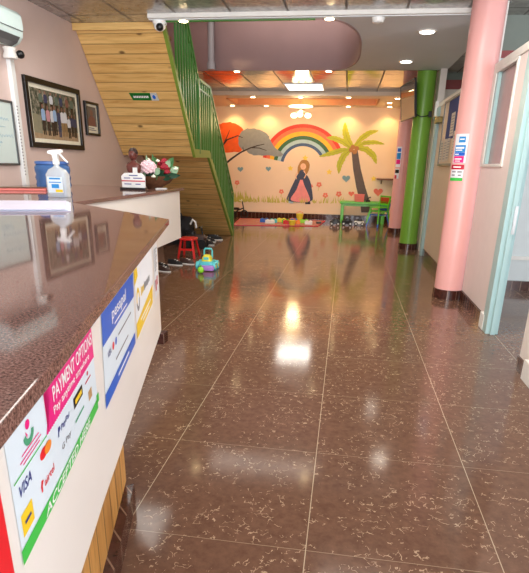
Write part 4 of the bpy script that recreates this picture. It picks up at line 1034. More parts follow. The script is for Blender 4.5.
for i in range(150):
    x = rg.uniform(228, 346) if i % 5 else rg.uniform(228, 246); y = 203.5 + rg.uniform(-1, .6); h_ = rg.uniform(3, 8 if x > 250 else 14); G.append(([(x - .7, y), (x + .7, y), (x + rg.uniform(-2.5, 2.5), y - h_)], 0))
paint('grass', G, ['m_grass'], k=0)['kind'] = 'stuff'
# a girl in a wide gown
paint('gown_figure', [
    (smooth_poly([(300, 172), (306, 173), (311, 181), (313.5, 195), (313, 201), (305, 203), (295, 203), (287, 201), (289, 194), (294, 183)]), 0),
    (smooth_poly([(302, 178), (305, 185), (311, 201), (302, 203), (291, 200.5), (297, 190)]), 1),
    (smooth_poly([(299.5, 167), (304, 167), (305, 173), (304, 179), (300, 179), (298.5, 173)]), 0),
    (branch([(299, 170), (296.5, 175), (297, 179)], 1.4, 1), 2), (branch([(304.5, 170), (307, 174), (305, 178)], 1.4, 1), 2),
    (smooth_poly([(300, 163), (303, 159.5), (308, 160), (310.5, 164), (309.5, 170), (307, 174), (305, 170), (301, 170), (299, 174), (298.3, 168)]), 3),
    (disc_pts(304, 166, 2.9, 3.3, 16), 2),
    ([(306, 203), (311, 202), (311.5, 205), (306, 205)], 4), ([(289, 202), (294, 203), (293, 204.5), (289, 204)], 5)], ['m_gown', 'm_pink', 'm_face', 'm_hair', 'm_shoe', 'm_sky'])

# ------------------------------------------------------------------ playroom
# play mat
def mat_pattern():
    m, nt, b = new_mat('pink_play_mat_print'); co = objcoord(nt)
    ck = nt.nodes.new('ShaderNodeTexChecker'); ck.inputs['Scale'].default_value = 9; nt.links.new(co, ck.inputs['Vector'])
    ck.inputs['Color1'].default_value = lin((140, 78, 76)); ck.inputs['Color2'].default_value = lin((184, 124, 114))
    vo = nt.nodes.new('ShaderNodeTexVoronoi'); vo.inputs['Scale'].default_value = 7; nt.links.new(co, vo.inputs['Vector'])
    sp_ = math_node(nt, 'LESS_THAN', vo.outputs['Distance'], 0.25)
    nt.links.new(mix_col(nt, math_node(nt, 'MULTIPLY', sp_, 0.4), ck.outputs['Color'], vo.outputs['Color']), b.inputs['Base Color'])
    b.inputs['Roughness'].default_value = 0.6; return m
M['playmat'] = mat_pattern()
t = thing('play_mat', 'pink chequered play mat spread on the floor below the mural', 'play mat', (-1.6, 13.0, 0))
MB().prism([(-2.55, 12.15), (-0.62, 12.6), (-0.5, 13.9), (-2.7, 13.75)], 0.0, 0.012).build('mat', 'playmat', t)
q = MB(); cs = [(-2.55, 12.15), (-0.62, 12.6), (-0.5, 13.9), (-2.7, 13.75)]
for a, b in zip(cs, cs[1:] + cs[:1]): q.bar((a[0], a[1], 0.008), (b[0], b[1], 0.008), 0.03, 0.016)
q.build('border', 'crimson_print', t)
# toy blocks
tb = [(-1.95, 13.0, 'toy_blue', 'flat blue toy block at the left end of the mat toys'), (-1.72, 12.95, 'toy_teal', 'teal toy block second from the left on the play mat'), (-1.55, 13.2, 'toy_yellow', 'yellow toy block lying behind the teal one'), (-1.42, 12.95, 'toy_green', 'green toy block in the middle of the play mat'), (-1.35, 12.80, 'plastic_red', 'red toy block in front of the green one'),
      (-1.15, 12.9, 'toy_orange', 'orange toy block beside the yellow tub'), (-0.98, 13.1, 'toy_lime', 'lime toy block right of the middle of the mat'), (-0.85, 12.85, 'plastic_white', 'white toy block toward the right end of the mat'), (-1.78, 12.75, 'plastic_white', 'white toy block at the front left of the mat toys'), (-1.25, 13.25, 'toy_blue', 'blue toy block below the yellow bucket')]
for i, (x, y, m_, lb) in enumerate(tb):
    t = thing('toy_block', lb, 'toy', (x, y, 0.012), 'toy blocks on the play mat')
    L_ = 0.09 if i % 2 else 0.11; z0_ = 0.0125
    MB().box(x - L_, x + L_, y - 0.05, y + 0.05, z0_, z0_ + 0.08).build('brick', m_, t, bevel=0.006)
    for dx in (-0.5, 0.5): MB().lathe([(0.024, 0.08), (0.024, 0.098)], (x + dx * L_, y, z0_), 12).build('stud', m_, t)
def bucket(x, y, r, h_, lb):
    t = thing('toy_bucket', lb, 'toy bucket', (x, y, 0.013))
    z = 0.0127
    MB().lathe([(r * .72, 0), (r, h_), (r * 1.06, h_), (r * 1.06, h_ + 0.012), (r * .93, h_ + .012), (r * .68, 0.012)], (x, y, z), 20).build('pail', 'toy_yellow', t, smooth=40)
    MB().tube([(x - r, y, z + h_), (x - r * .8, y - .02, z + h_ + r * .55), (x, y - .03, z + h_ + r * .8), (x + r * .8, y - .02, z + h_ + r * .55), (x + r, y, z + h_)], 0.007, 8).build('handle', 'toy_orange', t, smooth=40)
bucket(-1.13, 13.55, 0.09, 0.17, 'yellow toy bucket standing upright at the back of the play mat')
bucket(-1.22, 12.55, 0.085, 0.10, 'low yellow toy tub at the front edge of the play mat')
# little toy vehicles beside the mat
def toy_car(x, y, s, body, lb, rz=0.0):
    t = thing('toy_car', lb, 'toy car', (x, y, 0), 'toy cars on the floor by the table')
    loft(MB(), (x, y, 0), [(0.03 * s, 0.20 * s, 0.10 * s, 0.02 * s), (0.075 * s, 0.21 * s, 0.11 * s, 0.025 * s), (0.09 * s, 0.19 * s, 0.10 * s, 0.03 * s)]).build('chassis', body, t, smooth=40)
    loft(MB(), (x + 0.01 * s, y, 0), [(0.088 * s, 0.12 * s, 0.095 * s, 0.02 * s), (0.135 * s, 0.08 * s, 0.08 * s, 0.02 * s)]).build('cabin', 'black', t, smooth=40)
    for dx in (-0.065, 0.065):
        for dy in (-0.055, 0.055):
            w_ = MB().lathe([(0.036 * s, -0.014 * s), (0.036 * s, 0.014 * s)], (x + dx * s, y + dy * s, 0.036 * s), 16, axis='y').build('wheel', 'rubber', t, smooth=40)
            MB().lathe([(0.018 * s, -0.016 * s), (0.018 * s, 0.016 * s)], (x + dx * s, y + dy * s, 0.036 * s), 12, axis='y').build('hubcap', 'plastic_white', w_, smooth=40)
toy_car(-0.22, 13.0, 1.2, 'black', 'black toy car nearest the play mat corner')
toy_car(0.07, 13.1, 1.25, 'black_soft', 'dark toy car under the left end of the green table')
toy_car(0.36, 13.17, 1.15, 'plastic_white', 'white bodied toy car in front of the green table')
tag(MB().box(-0.68, -0.56, 13.1, 13.3, 0.0135, 0.05).build('toy_tray', 'black', bevel=0.005), 'flat black toy tray at the right corner of the play mat', 'toy')
# green table
t = thing('kids_table', 'low green table for children below the palm tree', 'table', (0.42, 13.8, 0))
MB().box(-0.14, 1.0, 13.55, 14.02, 0.47, 0.53).build('tabletop', 'toy_green', t, bevel=0.012)
for x in (-0.11, 0.90):
    for y in (13.59, 13.93): MB().box(x, x + 0.08, y, y + 0.06, 0, 0.47).build('leg', 'toy_green', t, bevel=0.008)
MB().box(-0.05, 0.92, 13.6, 13.63, 0.42, 0.47).build('apron', 'toy_green', t)
t = thing('toy_bin', 'open salmon pink box on top of the low green table', 'box', (0.33, 13.7, 0.53))
q = MB(); q.add([(0.22, 13.60, 0.531), (0.44, 13.60, 0.531), (0.45, 13.58, 0.70), (0.20, 13.58, 0.70), (0.22, 13.80, 0.531), (0.44, 13.80, 0.531), (0.45, 13.83, 0.70), (0.20, 13.83, 0.70)], [(0, 1, 2, 3), (5, 4, 7, 6), (1, 5, 6, 2), (4, 0, 3, 7), (0, 4, 5, 1)])
b_ = q.build('bin', 'toy_pink', t); sol = b_.modifiers.new('Solidify', 'SOLIDIFY'); sol.thickness = 0.01
MB().box(0.195, 0.455, 13.575, 13.585, 0.685, 0.705).box(0.195, 0.455, 13.825, 13.835, 0.685, 0.705).build('rim', 'toy_pink', t)
t = thing('toy_telephone', 'small dark toy on the green table between pink box and chairs', 'toy', (0.55, 13.7, 0.53))
loft(MB(), (0.55, 13.68, 0.531), [(0, 0.13, 0.10, 0.02), (0.05, 0.09, 0.06, 0.02)]).build('body', 'black', t, smooth=40)
MB().tube([(0.52, 13.68, 0.585), (0.57, 13.68, 0.63), (0.61, 13.68, 0.64)], [0.02, 0.013, 0.02], 8).build('handset', 'black', t, smooth=40)
# stacked children's chairs
def kid_chair(x, y, dz, body, back, lb):
    t = thing('kids_chair', lb, 'chair', (x, y, dz), 'stacked chairs beside the green table')
    s_ = [(x - 0.17, y - 0.16), (x + 0.15, y - 0.15), (x + 0.15, y + 0.15), (x - 0.17, y + 0.16)]
    MB().prism(s_, dz + 0.27, dz + 0.295).build('seat', body, t, bevel=0.01)
    for sx2, sy2 in ((-1, -1), (-1, 1), (1, -1), (1, 1)):
        MB().bar((x + sx2 * 0.14, y + sy2 * 0.13, dz + 0.275), (x + sx2 * 0.20, y + sy2 * 0.185, dz + 0.0), 0.035, 0.035).build('leg', body, t, bevel=0.006)
    q = MB()
    for sy2 in (-1, 1): q.bar((x + 0.14, y + sy2 * 0.14, dz + 0.28), (x + 0.19, y + sy2 * 0.15, dz + 0.53), 0.03, 0.03)
    q.bar((x + 0.19, y - 0.165, dz + 0.525), (x + 0.19, y + 0.165, dz + 0.525), 0.03, 0.035)
    q.build('back_frame', body, t, bevel=0.005)
    MB().prism([(y - 0.13, dz + 0.36), (y + 0.13, dz + 0.36), (y + 0.135, dz + 0.505), (y - 0.135, dz + 0.505)], x + 0.155, x + 0.18, 'yz').build('backrest', back, t, bevel=0.008)
    return t
kx, ky = 0.80, 13.02
for dz, b1, b2, lb in ((0.0, 'toy_blue', 'toy_blue', 'blue kids chair at the bottom of the stack beside green table'), (0.085, 'toy_green', 'toy_green', 'green kids chair in the middle of the stack beside green table'), (0.17, 'toy_green', 'toy_redbrown', 'green kids chair with brick red backrest, topmost of its stack')):
    o = kid_chair(kx, ky, dz, b1, b2, lb); o.rotation_euler = (0, 0, 0.75)
# brown shelf on the end wall
t = thing('wall_shelf', 'small brown wall shelf right of the palm tree', 'shelf', (0.95, 14.05, 1.02))
MB().box(0.74, 1.28, 13.88, YB, 1.05, 1.085).build('board', 'shelf_brown', t, bevel=0.004)
for x in (0.86, 1.16): MB().prism([(YB, 1.05), (13.95, 1.05), (YB, 0.95)], x - 0.012, x + 0.012, 'yz').build('bracket', 'shelf_brown', t)
# tricycle by the stair foot
t = thing('tricycle', 'small dark tricycle against the wall at the foot of the stairs', 'tricycle', (-2.78, 13.85, 0))
x, y = -2.78, 13.85
for dx, dy, r in ((0.16, 0, 0.11), (-0.14, -0.11, 0.08), (-0.14, 0.11, 0.08)):
    w_ = MB(); n_ = 20
    pts = [(x + dx + r * .84 * math.cos(2 * PI * k / n_), y + dy, r + 0.001 + r * .84 * math.sin(2 * PI * k / n_)) for k in range(n_ + 1)]
    w_.tube(pts, r * .16, 8, cap=False); w_.tube([(x + dx - r * .8, y + dy, r), (x + dx + r * .8, y + dy, r)], .006, 6); w_.tube([(x + dx, y + dy, r * .2), (x + dx, y + dy, r * 1.8)], .006, 6); w_.build('wheel', 'rubber', t, smooth=50)
MB().tube([(x + .16, y, .11), (x + .13, y, .30), (x + .10, y, .44)], .014, 8).tube([(x + .14, y, .27), (x - .02, y, .20), (x - .14, y, .09)], .016, 8).tube([(x - .14, y - .11, .08), (x - .14, y + .11, .08)], .012, 8).build('frame', 'black', t, smooth=50)
MB().tube([(x + .06, y - .14, .47), (x + .10, y, .44), (x + .06, y + .14, .47)], .012, 8).build('handlebar', 'plastic_white', t, smooth=50)
loft(MB(), (x - .06, y, 0), [(.22, .16, .13, .04), (.26, .18, .15, .05), (.275, .15, .12, .05)]).build('saddle', 'black', t, smooth=50)

# chandelier
t = thing('chandelier', 'pendant light with yellow ceiling plate, white disc and three globes', 'chandelier', (-1.16, 12.95, 2.4))
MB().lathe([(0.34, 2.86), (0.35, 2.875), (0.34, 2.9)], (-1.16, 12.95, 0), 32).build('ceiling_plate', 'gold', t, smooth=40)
MB().lathe([(0.26, 2.60), (0.28, 2.615), (0.24, 2.63)], (-1.16, 12.95, 0), 32).build('disc_shade', 'lamp_globe', t, smooth=40)
MB().tube([(-1.16, 12.95, 2.63), (-1.16, 12.95, 2.86)], 0.008, 8).tube([(-1.16, 12.95, 2.5), (-1.16, 12.95, 2.60)], 0.008, 8).build('stem', 'steel', t)
for k in range(3):
    a = 2 * PI * k / 3 + PI / 2 + PI
    c_ = (-1.16 + 0.19 * math.cos(a), 12.95 + 0.19 * math.sin(a), 2.43)
    MB().tube([(-1.16, 12.95, 2.52), ((-1.16 + c_[0]) / 2, (12.95 + c_[1]) / 2, 2.51), (c_[0], c_[1], 2.48)], 0.008, 8).build('arm', 'steel', t)
    MB().ball(c_, 0.075, None, 0.055, 16, 10).build('globe', 'lamp_globe', t, smooth=60)
MB().ball((-1.16, 12.95, 2.49), 0.05, None, 0.05, 14, 9).build('globe', 'lamp_globe', t, smooth=60)

# ------------------------------------------------------------------ lamps in the ceilings
def add_light(kind, loc, power, col, size=0.1, rot=(0, 0, 0), size_y=None, spot=None, blend=0.6):
    d = bpy.data.lights.new('lamp', kind); d.energy = power; d.color = lin(col)[:3]
    if kind == 'AREA':
        d.size = size
        if size_y: d.shape = 'RECTANGLE'; d.size_y = size_y
    else: d.shadow_soft_size = size
    if spot: d.spot_size = math.radians(spot); d.spot_blend = blend
    o = bpy.data.objects.new('lamp', d); COL.objects.link(o); o.location = loc; o.rotation_euler = rot
    return o
DL = [((0.77, 6.89), ZC, 'w', 0.085, 'white downlight in the grey ceiling left of the near pink column'), ((0.72, 8.67), ZC, 'w', 0.085, 'white downlight in the grey ceiling just before the green column'),
      ((-1.87, 6.27), ZC, 'f', 0.05, 'small downlight in the white beam beside the stair railing top'), ((-0.30, 6.27), ZC, 'f', 0.05, 'small downlight in the white beam left of the smoke detector'),
      ((-1.93, 9.46), ZC, 'f', 0.05, 'small downlight at the far rim of the stair opening, left one'), ((-0.42, 9.46), ZC, 'f', 0.05, 'small downlight at the far rim of the stair opening, right one'),
      ((-2.13, 12.15), ZD, 'p', 0.05, 'downlight at left end of the front row before the tray ceiling'), ((-1.1, 12.15), ZD, 'p', 0.05, 'downlight in the front row straight before the chandelier'), ((-0.09, 12.15), ZD, 'p', 0.05, 'downlight in the front row right of the chandelier'), ((0.92, 12.3), ZD, 'p', 0.05, 'downlight in front of the farther pink column top'),
      ((-2.95, 13.9), ZD, 'p', 0.05, 'wall side downlight above the orange tree crown'), ((-2.1, 13.9), ZD, 'p', 0.05, 'wall side downlight above the grey tree crown'), ((-0.1, 13.9), ZD, 'p', 0.05, 'wall side downlight above the palm tree fronds'), ((0.88, 13.9), ZD, 'p', 0.05, 'wall side downlight above the brown wall shelf'), ((0.82, 13.1), ZD, 'p', 0.05, 'downlight at the right end border of the tray ceiling')]
for (x, y), z, kd, r, lb in DL:
    t = thing('downlight', lb, 'downlight', (x, y, z - 0.012), 'recessed downlights')
    MB().lathe([(r, -0.012), (r * 1.25, -0.008), (r * 1.3, -0.001)], (x, y, z), 24).build('ring', 'trim_white', t, smooth=40)
    MB().lathe([(r * .92, -0.016), (r * .95, -0.013)], (x, y, z), 24).build('lens', 'lamp_white' if kd == 'w' else 'lamp_warm', t)
    if kd == 'p':
        back = y > 13.5
        add_light('SPOT', (x, y, z - 0.03), 15 if back else 11, (255, 206, 136), 0.04, (math.radians(8 if back else 0), 0, 0), spot=115)
    elif kd == 'w': add_light('SPOT', (x, y, z - 0.03), 9, (255, 240, 220), 0.12, spot=140)
    else: add_light('SPOT', (x, y, z - 0.03), 8, (255, 214, 150), 0.04, spot=120)
def light_panel(x0, x1, y0, y1, z, lb, power):
    t = thing('light_panel', lb, 'ceiling light', ((x0 + x1) / 2, (y0 + y1) / 2, z - 0.03))
    q = MB(); e = 0.03
    q.box(x0, x1, y0, y0 + e, z - 0.012, z).box(x0, x1, y1 - e, y1, z - 0.012, z).box(x0, x0 + e, y0 + e, y1 - e, z - 0.012, z).box(x1 - e, x1, y0 + e, y1 - e, z - 0.012, z)
    q.build('frame', 'plastic_white', t)
    MB().box(x0 + e, x1 - e, y0 + e, y1 - e, z - 0.010, z - 0.003).build('diffuser', 'tube_panel', t)
    add_light('AREA', ((x0 + x1) / 2, (y0 + y1) / 2, z - 0.04), power * 0.35, (255, 248, 236), x1 - x0, size_y=y1 - y0)
light_panel(-1.33, -0.57, 10.85, 11.75, ZC, 'square fluorescent ceiling panel before the tray ceiling', 40)
light_panel(-2.7, -1.9, 4.3, 5.3, ZT, 'fluorescent ceiling panel over the reception desk', 14)
light_panel(-1.2, -0.4, 2.6, 3.5, ZT, 'added unseen fill panel in the ceiling above the near countertop', 36)  # out-of-view panel added to brighten the walls and counter
light_panel(0.0, 0.8, 3.5, 4.4, ZT, 'added unseen fill panel in the ceiling above the aisle before the near pink column', 75)  # second added panel out of view, lifts left wall and partition
add_light('POINT', (-1.16, 12.95, 2.3), 14, (255, 220, 160), 0.15)

# smoke detector and dome camera
t = thing('smoke_detector', 'white round smoke detector under the beam in mid ceiling', 'smoke detector', (0.2, 6.31, ZC - 0.05))
MB().lathe([(0.05, -0.045), (0.062, -0.035), (0.066, -0.015), (0.07, -0.001)], (0.2, 6.31, ZC), 24).build('body', 'plastic_white', t, smooth=40)
MB().lathe([(0.02, -0.052), (0.035, -0.045)], (0.2, 6.31, ZC), 16).build('sensor_cap', 'trim_white', t, smooth=40)
t = thing('dome_camera', 'white dome security camera with dark lens at top of pine planks', 'camera', (-2.15, 6.31, ZC - 0.1))
MB().lathe([(0.075, -0.03), (0.08, -0.001)], (-2.15, 6.31, ZC), 24).build('mount', 'plastic_white', t, smooth=40)
MB().ball((-2.15, 6.30, ZC - 0.045), 0.065, 0.065, 0.055).build('housing', 'plastic_white', t, smooth=60)
MB().ball((-2.135, 6.255, ZC - 0.065), 0.042, 0.035, 0.04).build('lens', 'black', t, smooth=60)
# pipe on the stairwell wall
tag(MB().tube([(-2.34, 9.35, 2.90), (-2.34, 9.35, 4.2)], 0.055, 14).lathe([(0.07, 2.80), (0.07, 2.90)], (-2.34, 9.35, 0), 14).build('drain_pipe', 'pipe_grey', smooth=40), 'grey vertical pipe on the mauve stairwell wall', 'pipe')

# ------------------------------------------------------------------ television, noticeboard, door fittings
t = thing('television', 'flat television on a bracket at the green column', 'television', (0.95, 9.45, 2.15))
A = Vector((0.835, 10.25, 0)); B = Vector((0.955, 9.22, 0)); d = (B - A).normalized(); nv = Vector((-abs(d.y), -abs(d.x), 0)).normalized()
tilt = 0.12
def tv(u, v, w_):                 # u 0..1 along, v height 0..1, w outwards
    p = A + (B - A) * u; H = 0.56
    o_ = nv * (w_ * math.cos(tilt) + (v - 0.5) * H * math.sin(tilt))
    return (p.x + o_.x, p.y + o_.y, 2.11 + v * H * math.cos(tilt) - w_ * math.sin(tilt))
def tvbox(q, u0, u1, v0, v1, w0, w1):
    vs = [tv(u, v, w_) for w_ in (w0, w1) for v in (v0, v1) for u in (u0, u1)]
    return q.add(vs, [(0, 1, 3, 2), (4, 6, 7, 5), (0, 4, 5, 1), (2, 3, 7, 6), (0, 2, 6, 4), (1, 5, 7, 3)])
q = MB(); tvbox(q, 0, 1, 0, 1, -0.03, 0.0); q.build('case', 'black', t, bevel=0.004)
q = MB(); tvbox(q, 0.025, 0.975, 0.04, 0.97, 0.0005, 0.003); q.build('screen', 'screen', t)
q = MB(); tvbox(q, 0, 1, 0, 0.03, 0, 0.008); tvbox(q, 0, 1, 0.975, 1, 0, 0.008); tvbox(q, 0, 0.02, 0.03, 0.975, 0, 0.008); tvbox(q, 0.98, 1, 0.03, 0.975, 0, 0.008); q.build('bezel', 'black', t)
MB().bar((0.955, 9.58, 2.38), (0.991, 9.58, 2.38), 0.10, 0.16).build('bracket', 'black', t)
fn = on_pillar(GR[0], GR[1], GR[2], -1.2)
tag(MB().tube([fn(-0.02, 2.26, 0.01), fn(0.06, 2.17, 0.012), fn(0.14, 2.13, 0.012), fn(0.22, 2.14, 0.012), fn(0.30, 2.17, 0.014)], 0.008, 8).build('cable', 'black', smooth=50), 'black cable slung round the green column below the television', 'cable')
tag(MB().box(1.215, 1.265, 9.395, 9.43, 2.12, 2.21).build('plug', 'black', bevel=0.006), 'black plug at the end of the television cable', 'plug')
tag(MB().box(1.255, 1.30, 9.02, 9.12, 2.10, 2.32).build('junction_box', 'plastic_white', bevel=0.006), 'white junction box on the partition right of the green column', 'box')
t = thing('door_closer', 'brassy door closer on the frame beside the noticeboard', 'door closer', (1.28, 8.7, 2.0))
MB().box(1.235, 1.305, 8.50, 8.80, 1.98, 2.06).build('body', 'brass', t, bevel=0.006)
MB().bar((1.22, 8.6, 2.07), (1.26, 8.9, 2.07), 0.025, 0.012).build('arm', 'brass', t)
t = thing('noticeboard', 'noticeboard with dark blue felt and pinned papers beside the near pink column', 'noticeboard', (1.30, 7.8, 1.4))
NX = 1.309
MB().box(NX - 0.012, NX, 6.75, 8.32, 1.41, 2.21).build('board', 'panel_beige', t)
q = MB(); q.box(NX - 0.024, NX, 6.72, 8.35, 2.205, 2.235).box(NX - 0.024, NX, 6.72, 8.35, 1.385, 1.415).box(NX - 0.024, NX, 8.32, 8.35, 1.415, 2.205).box(NX - 0.024, NX, 6.72, 6.75, 1.415, 2.205); q.build('frame', 'alu', t)
MB().box(NX - 0.016, NX - 0.012, 6.75, 8.0, 1.72, 2.2).build('felt', 'noticeblue', t)
rnd = random.Random(5)
for y_, z_, w_, h_ in ((8.08, 1.44, 0.22, 0.28), (7.82, 1.44, 0.2, 0.29), (7.58, 1.45, 0.21, 0.28), (7.45, 1.75, 0.25, 0.28), (7.2, 1.5, 0.2, 0.3)):
    p = MB().box(NX - 0.0185, NX - 0.0165, y_, y_ + w_, z_, z_ + h_).build('notice', 'paper_dull', t)
    q = MB()
    for k in range(7): q.box(NX - 0.0195, NX - 0.0187, y_ + 0.02, y_ + w_ - 0.02 - 0.03 * rnd.random(), z_ + 0.03 + 0.034 * k, z_ + 0.043 + 0.034 * k)
    q.build('print_lines', 'grey_print', p)

# ------------------------------------------------------------------ floor clutter by the stairs
# red stool
t = thing('stool', 'small red plastic stool on the floor behind the counter end', 'stool', (-2.3, 7.6, 0))
q = MB(); q.prism([(-2.3 + x, 7.66 + y) for x, y in rrect(0.24, 0.26, 0.05)], 0.265, 0.295); q.build('seat', 'plastic_red', t, bevel=0.008)
for a in (-1, 1):
    for b in (-1, 1): MB().bar((-2.3 + a * 0.085, 7.66 + b * 0.095, 0.27), (-2.3 + a * 0.125, 7.66 + b * 0.15, 0.0), 0.035, 0.02).build('leg', 'plastic_red', t, bevel=0.005)
MB().bar((-2.41, 7.55, 0.13), (-2.19, 7.55, 0.13), 0.015, 0.03).build('stretcher', 'plastic_red', t)
# shoes
def shoe(x, y, rz, upper, lb, s=1.0, grp='shoes left on the floor beside the red stool'):
    t = thing('shoe', lb, 'shoe', (x, y, 0), grp)
    def pl(w0): return [(0.0, -0.035 * w0), (0.08, -0.038 * w0), (0.15, -0.045 * w0), (0.22, -0.035 * w0), (0.255, -0.008 * w0), (0.25, 0.02 * w0), (0.2, 0.042 * w0), (0.13, 0.04 * w0), (0.05, 0.034 * w0), (0.0, 0.034 * w0), (-0.015, 0.0)]
    q = MB(); q.prism([(x + (a - .12) * s, y + b * s) for a, b in pl(1.05)], 0.0, 0.016 * s); q.build('sole', 'plastic_white', t, bevel=0.004)
    q = MB(); vs = []; fs = []; n_ = 11
    for zz, k, cut in ((0.0165, 0.98, 0), (0.055, 0.9, .03), (0.08, 0.7, .11), (0.095, 0.55, .15)):
        for a, b in pl(k): vs.append((x + (min(a, .255 - cut) - .12) * s, y + b * s, zz * s))
    for i in range(3):
        for j in range(n_): fs.append((i * n_ + j, i * n_ + (j + 1) % n_, (i + 1) * n_ + (j + 1) % n_, (i + 1) * n_ + j))
    fs.append(tuple(range(n_))[::-1]); fs.append(tuple(3 * n_ + j for j in range(n_)))
    q.add(vs, fs).build('upper', upper, t, smooth=50)
    MB().bar((x + .0 * s, y - .02 * s, .088 * s), (x + .0 * s, y + .02 * s, .088 * s), .012 * s, .012 * s).bar((x + .04 * s, y - .022 * s, .078 * s), (x + .04 * s, y + .022 * s, .078 * s), .012 * s, .012 * s).build('laces', 'plastic_white', t)
    t.rotation_euler = (0, 0, rz); return t
shoe(-2.16, 7.10, -0.25, 'dark_brown', 'brown shoe with white sole just in front of the red stool', 0.85)
shoe(-2.30, 6.98, -0.15, 'black_soft', 'black shoe with white sole beside the brown one near the stool', 0.85)
shoe(-2.30, 6.50, -0.3, 'dark_brown', 'brown shoe nearest the end of the counter panel', 0.8)
shoe(-2.40, 6.72, -0.2, 'black_soft', 'black shoe half hidden behind the counter panel end', 0.8)
# black bag
t = thing('travel_bag', 'large black bag standing under the stairs behind the counter', 'bag', (-2.85, 9.0, 0))
loft(MB(), (-2.87, 8.98, 0), [(0.0, 0.50, 0.26, 0.06), (0.04, 0.54, 0.30, 0.08), (0.36, 0.52, 0.28, 0.08), (0.46, 0.46, 0.18, 0.07), (0.48, 0.40, 0.1, 0.04)]).build('body', 'black_soft', t, smooth=45)
MB().tube([(-2.98, 8.86, 0.43), (-2.97, 8.83, 0.53), (-2.87, 8.82, 0.57), (-2.77, 8.83, 0.53), (-2.76, 8.86, 0.43)], 0.014, 8).build('handle', 'black', t, smooth=50)
MB().tube([(-2.62, 8.86, 0.36), (-2.57, 8.83, 0.44), (-2.52, 8.83, 0.40), (-2.51, 8.84, 0.30)], 0.018, 8).build('strap', 'plastic_white', t, smooth=50)
MB().box(-3.05, -2.7, 8.83, 8.845, 0.1, 0.28).build('front_pocket', 'black', t, bevel=0.006)
# ride-on toy cart, dark
t = thing('ride_on_toy', 'dark ride-on toy with small wheels beside the black bag', 'ride-on toy', (-2.46, 8.62, 0))
x, y = -2.46, 8.62
loft(MB(), (x, y, 0), [(0.10, 0.34, 0.16, 0.05), (0.17, 0.38, 0.18, 0.06), (0.22, 0.30, 0.14, 0.05)]).build('body', 'dark_brown', t, smooth=45)
loft(MB(), (x - .08, y, 0), [(0.22, 0.16, 0.14, 0.04), (0.27, 0.15, 0.13, 0.04)]).build('saddle', 'black', t, smooth=45)
MB().tube([(x + .12, y, .2), (x + .10, y, .34)], .015, 8).tube([(x + .09, y - .1, .35), (x + .10, y, .34), (x + .09, y + .1, .35)], .013, 8).build('steering_bar', 'black', t, smooth=50)
for dx in (-.13, .13):
    for dy in (-.1, .1): MB().lathe([(.07, -.022), (.075, -.015), (.075, .015), (.07, .022)], (x + dx, y + dy, .0755), 18, axis='y').build('wheel', 'rubber', t, smooth=40)
# black shoes heap at the slope foot
for i, (x, y, rz, s_) in enumerate(((-2.43, 9.28, .3, 1.1), (-2.36, 8.98, -.4, 1.1), (-2.37, 9.62, 0.2, 1.05))):
    shoe(x, y, rz, 'black_soft', ('black shoe pointing at the railing foot under the stairs', 'black shoe lying foremost beside the ride-on toy', 'black shoe deepest under the slope, nearest the railing foot')[i], s_, 'black shoes below the stair planks')
# toy truck on the floor
x, y = -1.785, 6.80
t = thing('toy_truck', 'teal and lilac toy truck with yellow cab on the brown floor', 'toy truck', (x, y, 0))
loft(MB(), (x, y, 0), [(0.045, 0.19, 0.22, 0.03), (0.085, 0.21, 0.24, 0.04), (0.12, 0.19, 0.22, 0.04)]).build('body', 'toy_teal', t, smooth=45)
loft(MB(), (x + .02, y - .135, 0), [(0.012, 0.19, 0.06, 0.02), (0.035, 0.21, 0.075, 0.025), (0.075, 0.19, 0.06, 0.02)]).build('bumper', 'toy_purple', t, smooth=45)
loft(MB(), (x, y - .02, 0), [(0.12, 0.13, 0.13, 0.03), (0.165, 0.12, 0.12, 0.03), (0.20, 0.08, 0.09, 0.03)]).build('cab', 'toy_yellow', t, smooth=45)
MB().box(x - .035, x + .035, y - .084, y - .07, 0.14, 0.175).build('windscreen', 'toy_teal', t, bevel=0.004)
MB().tube([(x - .055, y + .04, .15), (x - .055, y + .04, .25), (x - .04, y + .04, .272), (x + .04, y + .04, .272), (x + .055, y + .04, .25), (x + .055, y + .04, .15)], 0.012, 8).build('carry_handle', 'toy_teal', t, smooth=50)
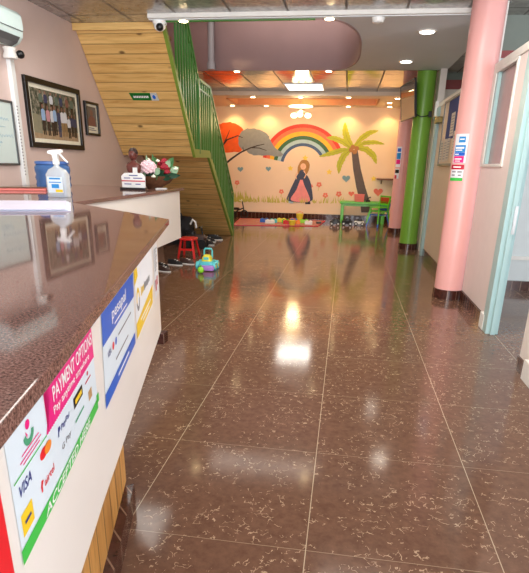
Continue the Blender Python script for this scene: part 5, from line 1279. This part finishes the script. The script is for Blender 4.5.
for a in (-1, 1):
    for b in (-1, 1):
        w_ = MB().lathe([(.052, -.02), (.058, -.012), (.058, .012), (.052, .02)], (x + a * .115, y + b * .07, .0585), 18, axis='x').build('wheel', 'toy_teal', t, smooth=40)
        MB().lathe([(.022, -.024), (.022, .024)], (x + a * .115, y + b * .07, .0585), 12, axis='x').build('hub', 'toy_yellow', w_, smooth=40)
t = thing('toy_egg', 'small lime green toy lying on the floor before the toy truck', 'toy', (-1.80, 6.50, 0))
MB().ball((-1.80, 6.50, 0.045), 0.042, 0.042, 0.0445).build('body', 'toy_lime', t, smooth=60)
MB().lathe([(0.012, 0.085), (0.016, 0.095), (0.008, 0.108)], (-1.80, 6.50, 0), 12).build('stem', 'toy_green', t, smooth=50)

# ------------------------------------------------------------------ light and view
wd = bpy.data.worlds.new('world'); sc.world = wd; wd.use_nodes = True
bg = wd.node_tree.nodes['Background']; bg.inputs['Color'].default_value = lin((220, 232, 248)); bg.inputs['Strength'].default_value = 1.0
# daylight through the entrance behind the viewer, and unseen fill lights at the right and above the stairs
add_light('AREA', (0.0, -3.0, 1.5), 190, (244, 248, 255), 4.6, (math.radians(90), 0, 0), size_y=2.3)
add_light('AREA', (0.0, -4.6, 0.12), 260, (250, 248, 244), 5.0, (math.radians(90 + 35), 0, 0), size_y=2.0)  # upward fill added outside the entrance to brighten the ceilings
add_light('AREA', (4.2, -1.6, 1.7), 105, (244, 248, 255), 2.6, (0, math.radians(90), math.radians(-20)), size_y=2.0)  # fill added at the near right for counter front and left wall
add_light('AREA', (4.2, 4.6, 1.7), 28, (240, 246, 255), 2.2, (0, math.radians(90), 0), size_y=1.6)  # unseen area light inside the side room, no window built
add_light('AREA', (-1.2, 7.9, 4.2), 35, (255, 244, 232), 2.2, (0, 0, 0), size_y=2.2)  # unseen area light over the stair opening
add_light('AREA', (3.0, 8.2, 2.7), 18, (255, 250, 240), 1.2, (0, 0, 0), size_y=1.2)

vs_ = sc.view_settings
sc.display_settings.display_device = 'sRGB'
vs_.view_transform = 'Standard'; vs_.look = 'None'; vs_.gamma = 1.0; vs_.use_curve_mapping = False
vs_.exposure = 0.86
